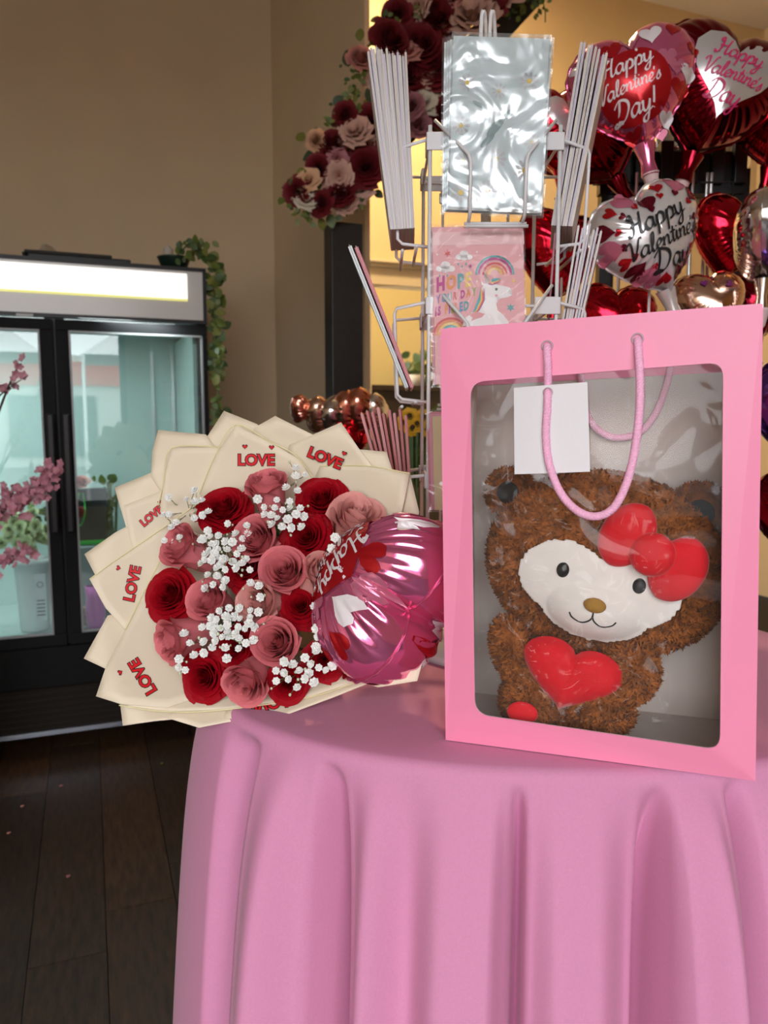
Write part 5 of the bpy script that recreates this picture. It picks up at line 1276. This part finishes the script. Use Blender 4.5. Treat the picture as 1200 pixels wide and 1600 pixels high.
for k in range(10):
    P = inf(random.gauss(128, 6), random.gauss(962, 7), .15); inst('bloom', gbloom('rose', 'w'), wf_, Matrix.Translation(P-wf_.location) @ frame(Vector((random.uniform(-.5, .5), -1, .5))).to_4x4() @ Matrix.Scale(.014, 4))
# ================================================================== blossom branches in front of the cooler
YB = 2.05
vb = at_y(-120, 1100, YB); vb.z = 0
br = thing('blossom_branches', 'pink cherry blossom branches reaching in from the left in front of the cooler', 'branches', vb)
M_bark = mat('bark', (.06, .035, .03), .8); M_blos = mat('blossom_pink', (.52, .22, .28), .7, noise=.25, nscale=50)
vz = .55
MB().lathe(vb, [(0, .001), (.10, .001), (.12, .3), (.08, .5), (.09, vz), (.075, vz), (.07, .5)], n=24).build('vase', mat('vase_white', (.6, .58, .55), .3), br, True)
bl = MB()
for k in range(5):
    a = 2*math.pi*k/5; ca, sa = math.cos(a), math.sin(a); bl.add([(0, 0, 0), (ca*.6-sa*.4, sa*.6+ca*.4, .25), (ca, sa, .35), (ca*.6+sa*.4, sa*.6-ca*.4, .25)], [(0, 3, 2, 1)])
_bl = mesh_of(bl, 'blossom', M_blos, False)
def branch(pts, r, nb, jit):
    P = spline([at_y(x, y, YB) if not isinstance(x, Vector) else x for x, y in pts], 6); MB().tube(P, [r*(1-.7*i/len(P)) for i in range(len(P))], 6).build('branch', M_bark, br)
    n = len(P)
    for k in range(nb):
        p = P[int(n*(.42 + .58*random.random())) if int(n*(.42+.58*random.random())) < n else n-1] + Vector((random.gauss(0, jit), random.gauss(0, jit), random.gauss(0, jit)))
        inst('blossom', _bl, br, Matrix.Translation(p-vb) @ frame(Vector((random.uniform(-1, 1), -1, random.uniform(-1, 1)))).to_4x4() @ Matrix.Scale(random.uniform(.010, .017), 4))
root = vb + UP*.5
branch([(root, 0), (-60, 880), (-10, 810), (30, 785), (60, 760), (84, 735)], .008, 110, .014)
branch([(root, 0), (-60, 940), (-10, 885), (20, 868), (46, 858)], .007, 50, .012)
branch([(root, 0), (-70, 800), (-20, 690), (10, 612), (28, 572)], .006, 14, .010)
branch([(root, 0), (-60, 760), (-15, 640), (15, 606), (42, 588)], .004, 2, .006)
branch([(root, 0), (-60, 900), (-20, 840), (5, 800), (20, 770)], .006, 50, .014)
# ================================================================== yellow flowers behind the rack, and greenery
yf = thing('sunflower_bunch', 'bunch of yellow sunflowers in a dark vase behind the card rack', 'flower', Vector((*at_y(650, 700, 1.9).xy, 0)))
mats_g['y'] = mat('sun_petal', (.75, .42, .02), .6)
for px, py in ((640, 650), (652, 662), (644, 668), (662, 652), (668, 668), (632, 660)):
    P = at_y(px, py, 1.9); s = .020; M = Matrix.Translation(P-yf.location) @ frame(Vector((random.uniform(-.4, .4), -1, .3))).to_4x4() @ Matrix.Scale(s, 4)
    h_ = inst('sunflower_head', gbloom('cup', 'y'), yf, M)
    MB().ell(P, (.008, 0, 0), (0, .008, 0), (0, 0, .008), 10, 6).build('seed_disc', mat('seed_brown', (.06, .03, .01), .8), yf, True)
    MB().tube([P, Vector((yf.location.x, yf.location.y, .5))], .003, 5).build('stem', M_green, yf)
MB().lathe(yf.location, [(0, .001), (.07, .001), (.09, .5), (.06, .62), (.065, .7), (.055, .7)], n=20).build('vase', M_black, yf, True)
scatter_leaves(yf, [(random.gauss(655, 14), random.gauss(700, 26)) for _ in range(50)], .04, None, lambda x, y: at_y(x, y, 1.92), 'leaf', (0, 1, 3))
pg = thing('leafy_plant', 'green leafy plant on the dark cabinet in the far passage', 'plant', RM(oa0+.45, 1.66, zt if False else onb(620, 610, 1.6).z+.03))
scatter_leaves(pg, [(random.gauss(668, 14), random.gauss(580, 18)) for _ in range(60)], .06, None, lambda x, y: onb(x, y, 1.66+random.random()*.1), 'leaf', (1, 3, 0))
MB().lathe(pg.location, [(0, .001), (.05, .001), (.06, .07), (.055, .07)], n=16).build('pot', mat('pot_cream', (.6, .55, .45), .6), pg, True)
# ================================================================== fallen petals on the floor
for (px, py, c, lab) in ((94, 1229, 'p', 'tiny pink petal on the dark floor nearest the cooler'), (33, 1261, 'p', 'tiny pink petal on the dark floor near the left picture edge'), (12, 1303, 'p', 'pale pink petal on the dark floor at the left picture edge'), (105, 1371, 'b', 'tiny dull petal lying alone on the bare floor boards'), (252, 1194, 'l', 'tiny green leaf scrap on the floor beside the tablecloth')):
    P = at_z(px, py, .0035); m = leaf_geo(.016, .006, 4); mm = {'p': mats_g['p'], 'b': mats_g['m'], 'l': MATS['leaf_1']}[c]
    tag(MB().add([v + P for v in m.V], m.F).build('fallen_petal' if c != 'l' else 'leaf_scrap', mm, None, True, solid=.0008), lab, 'petal' if c != 'l' else 'leaf')
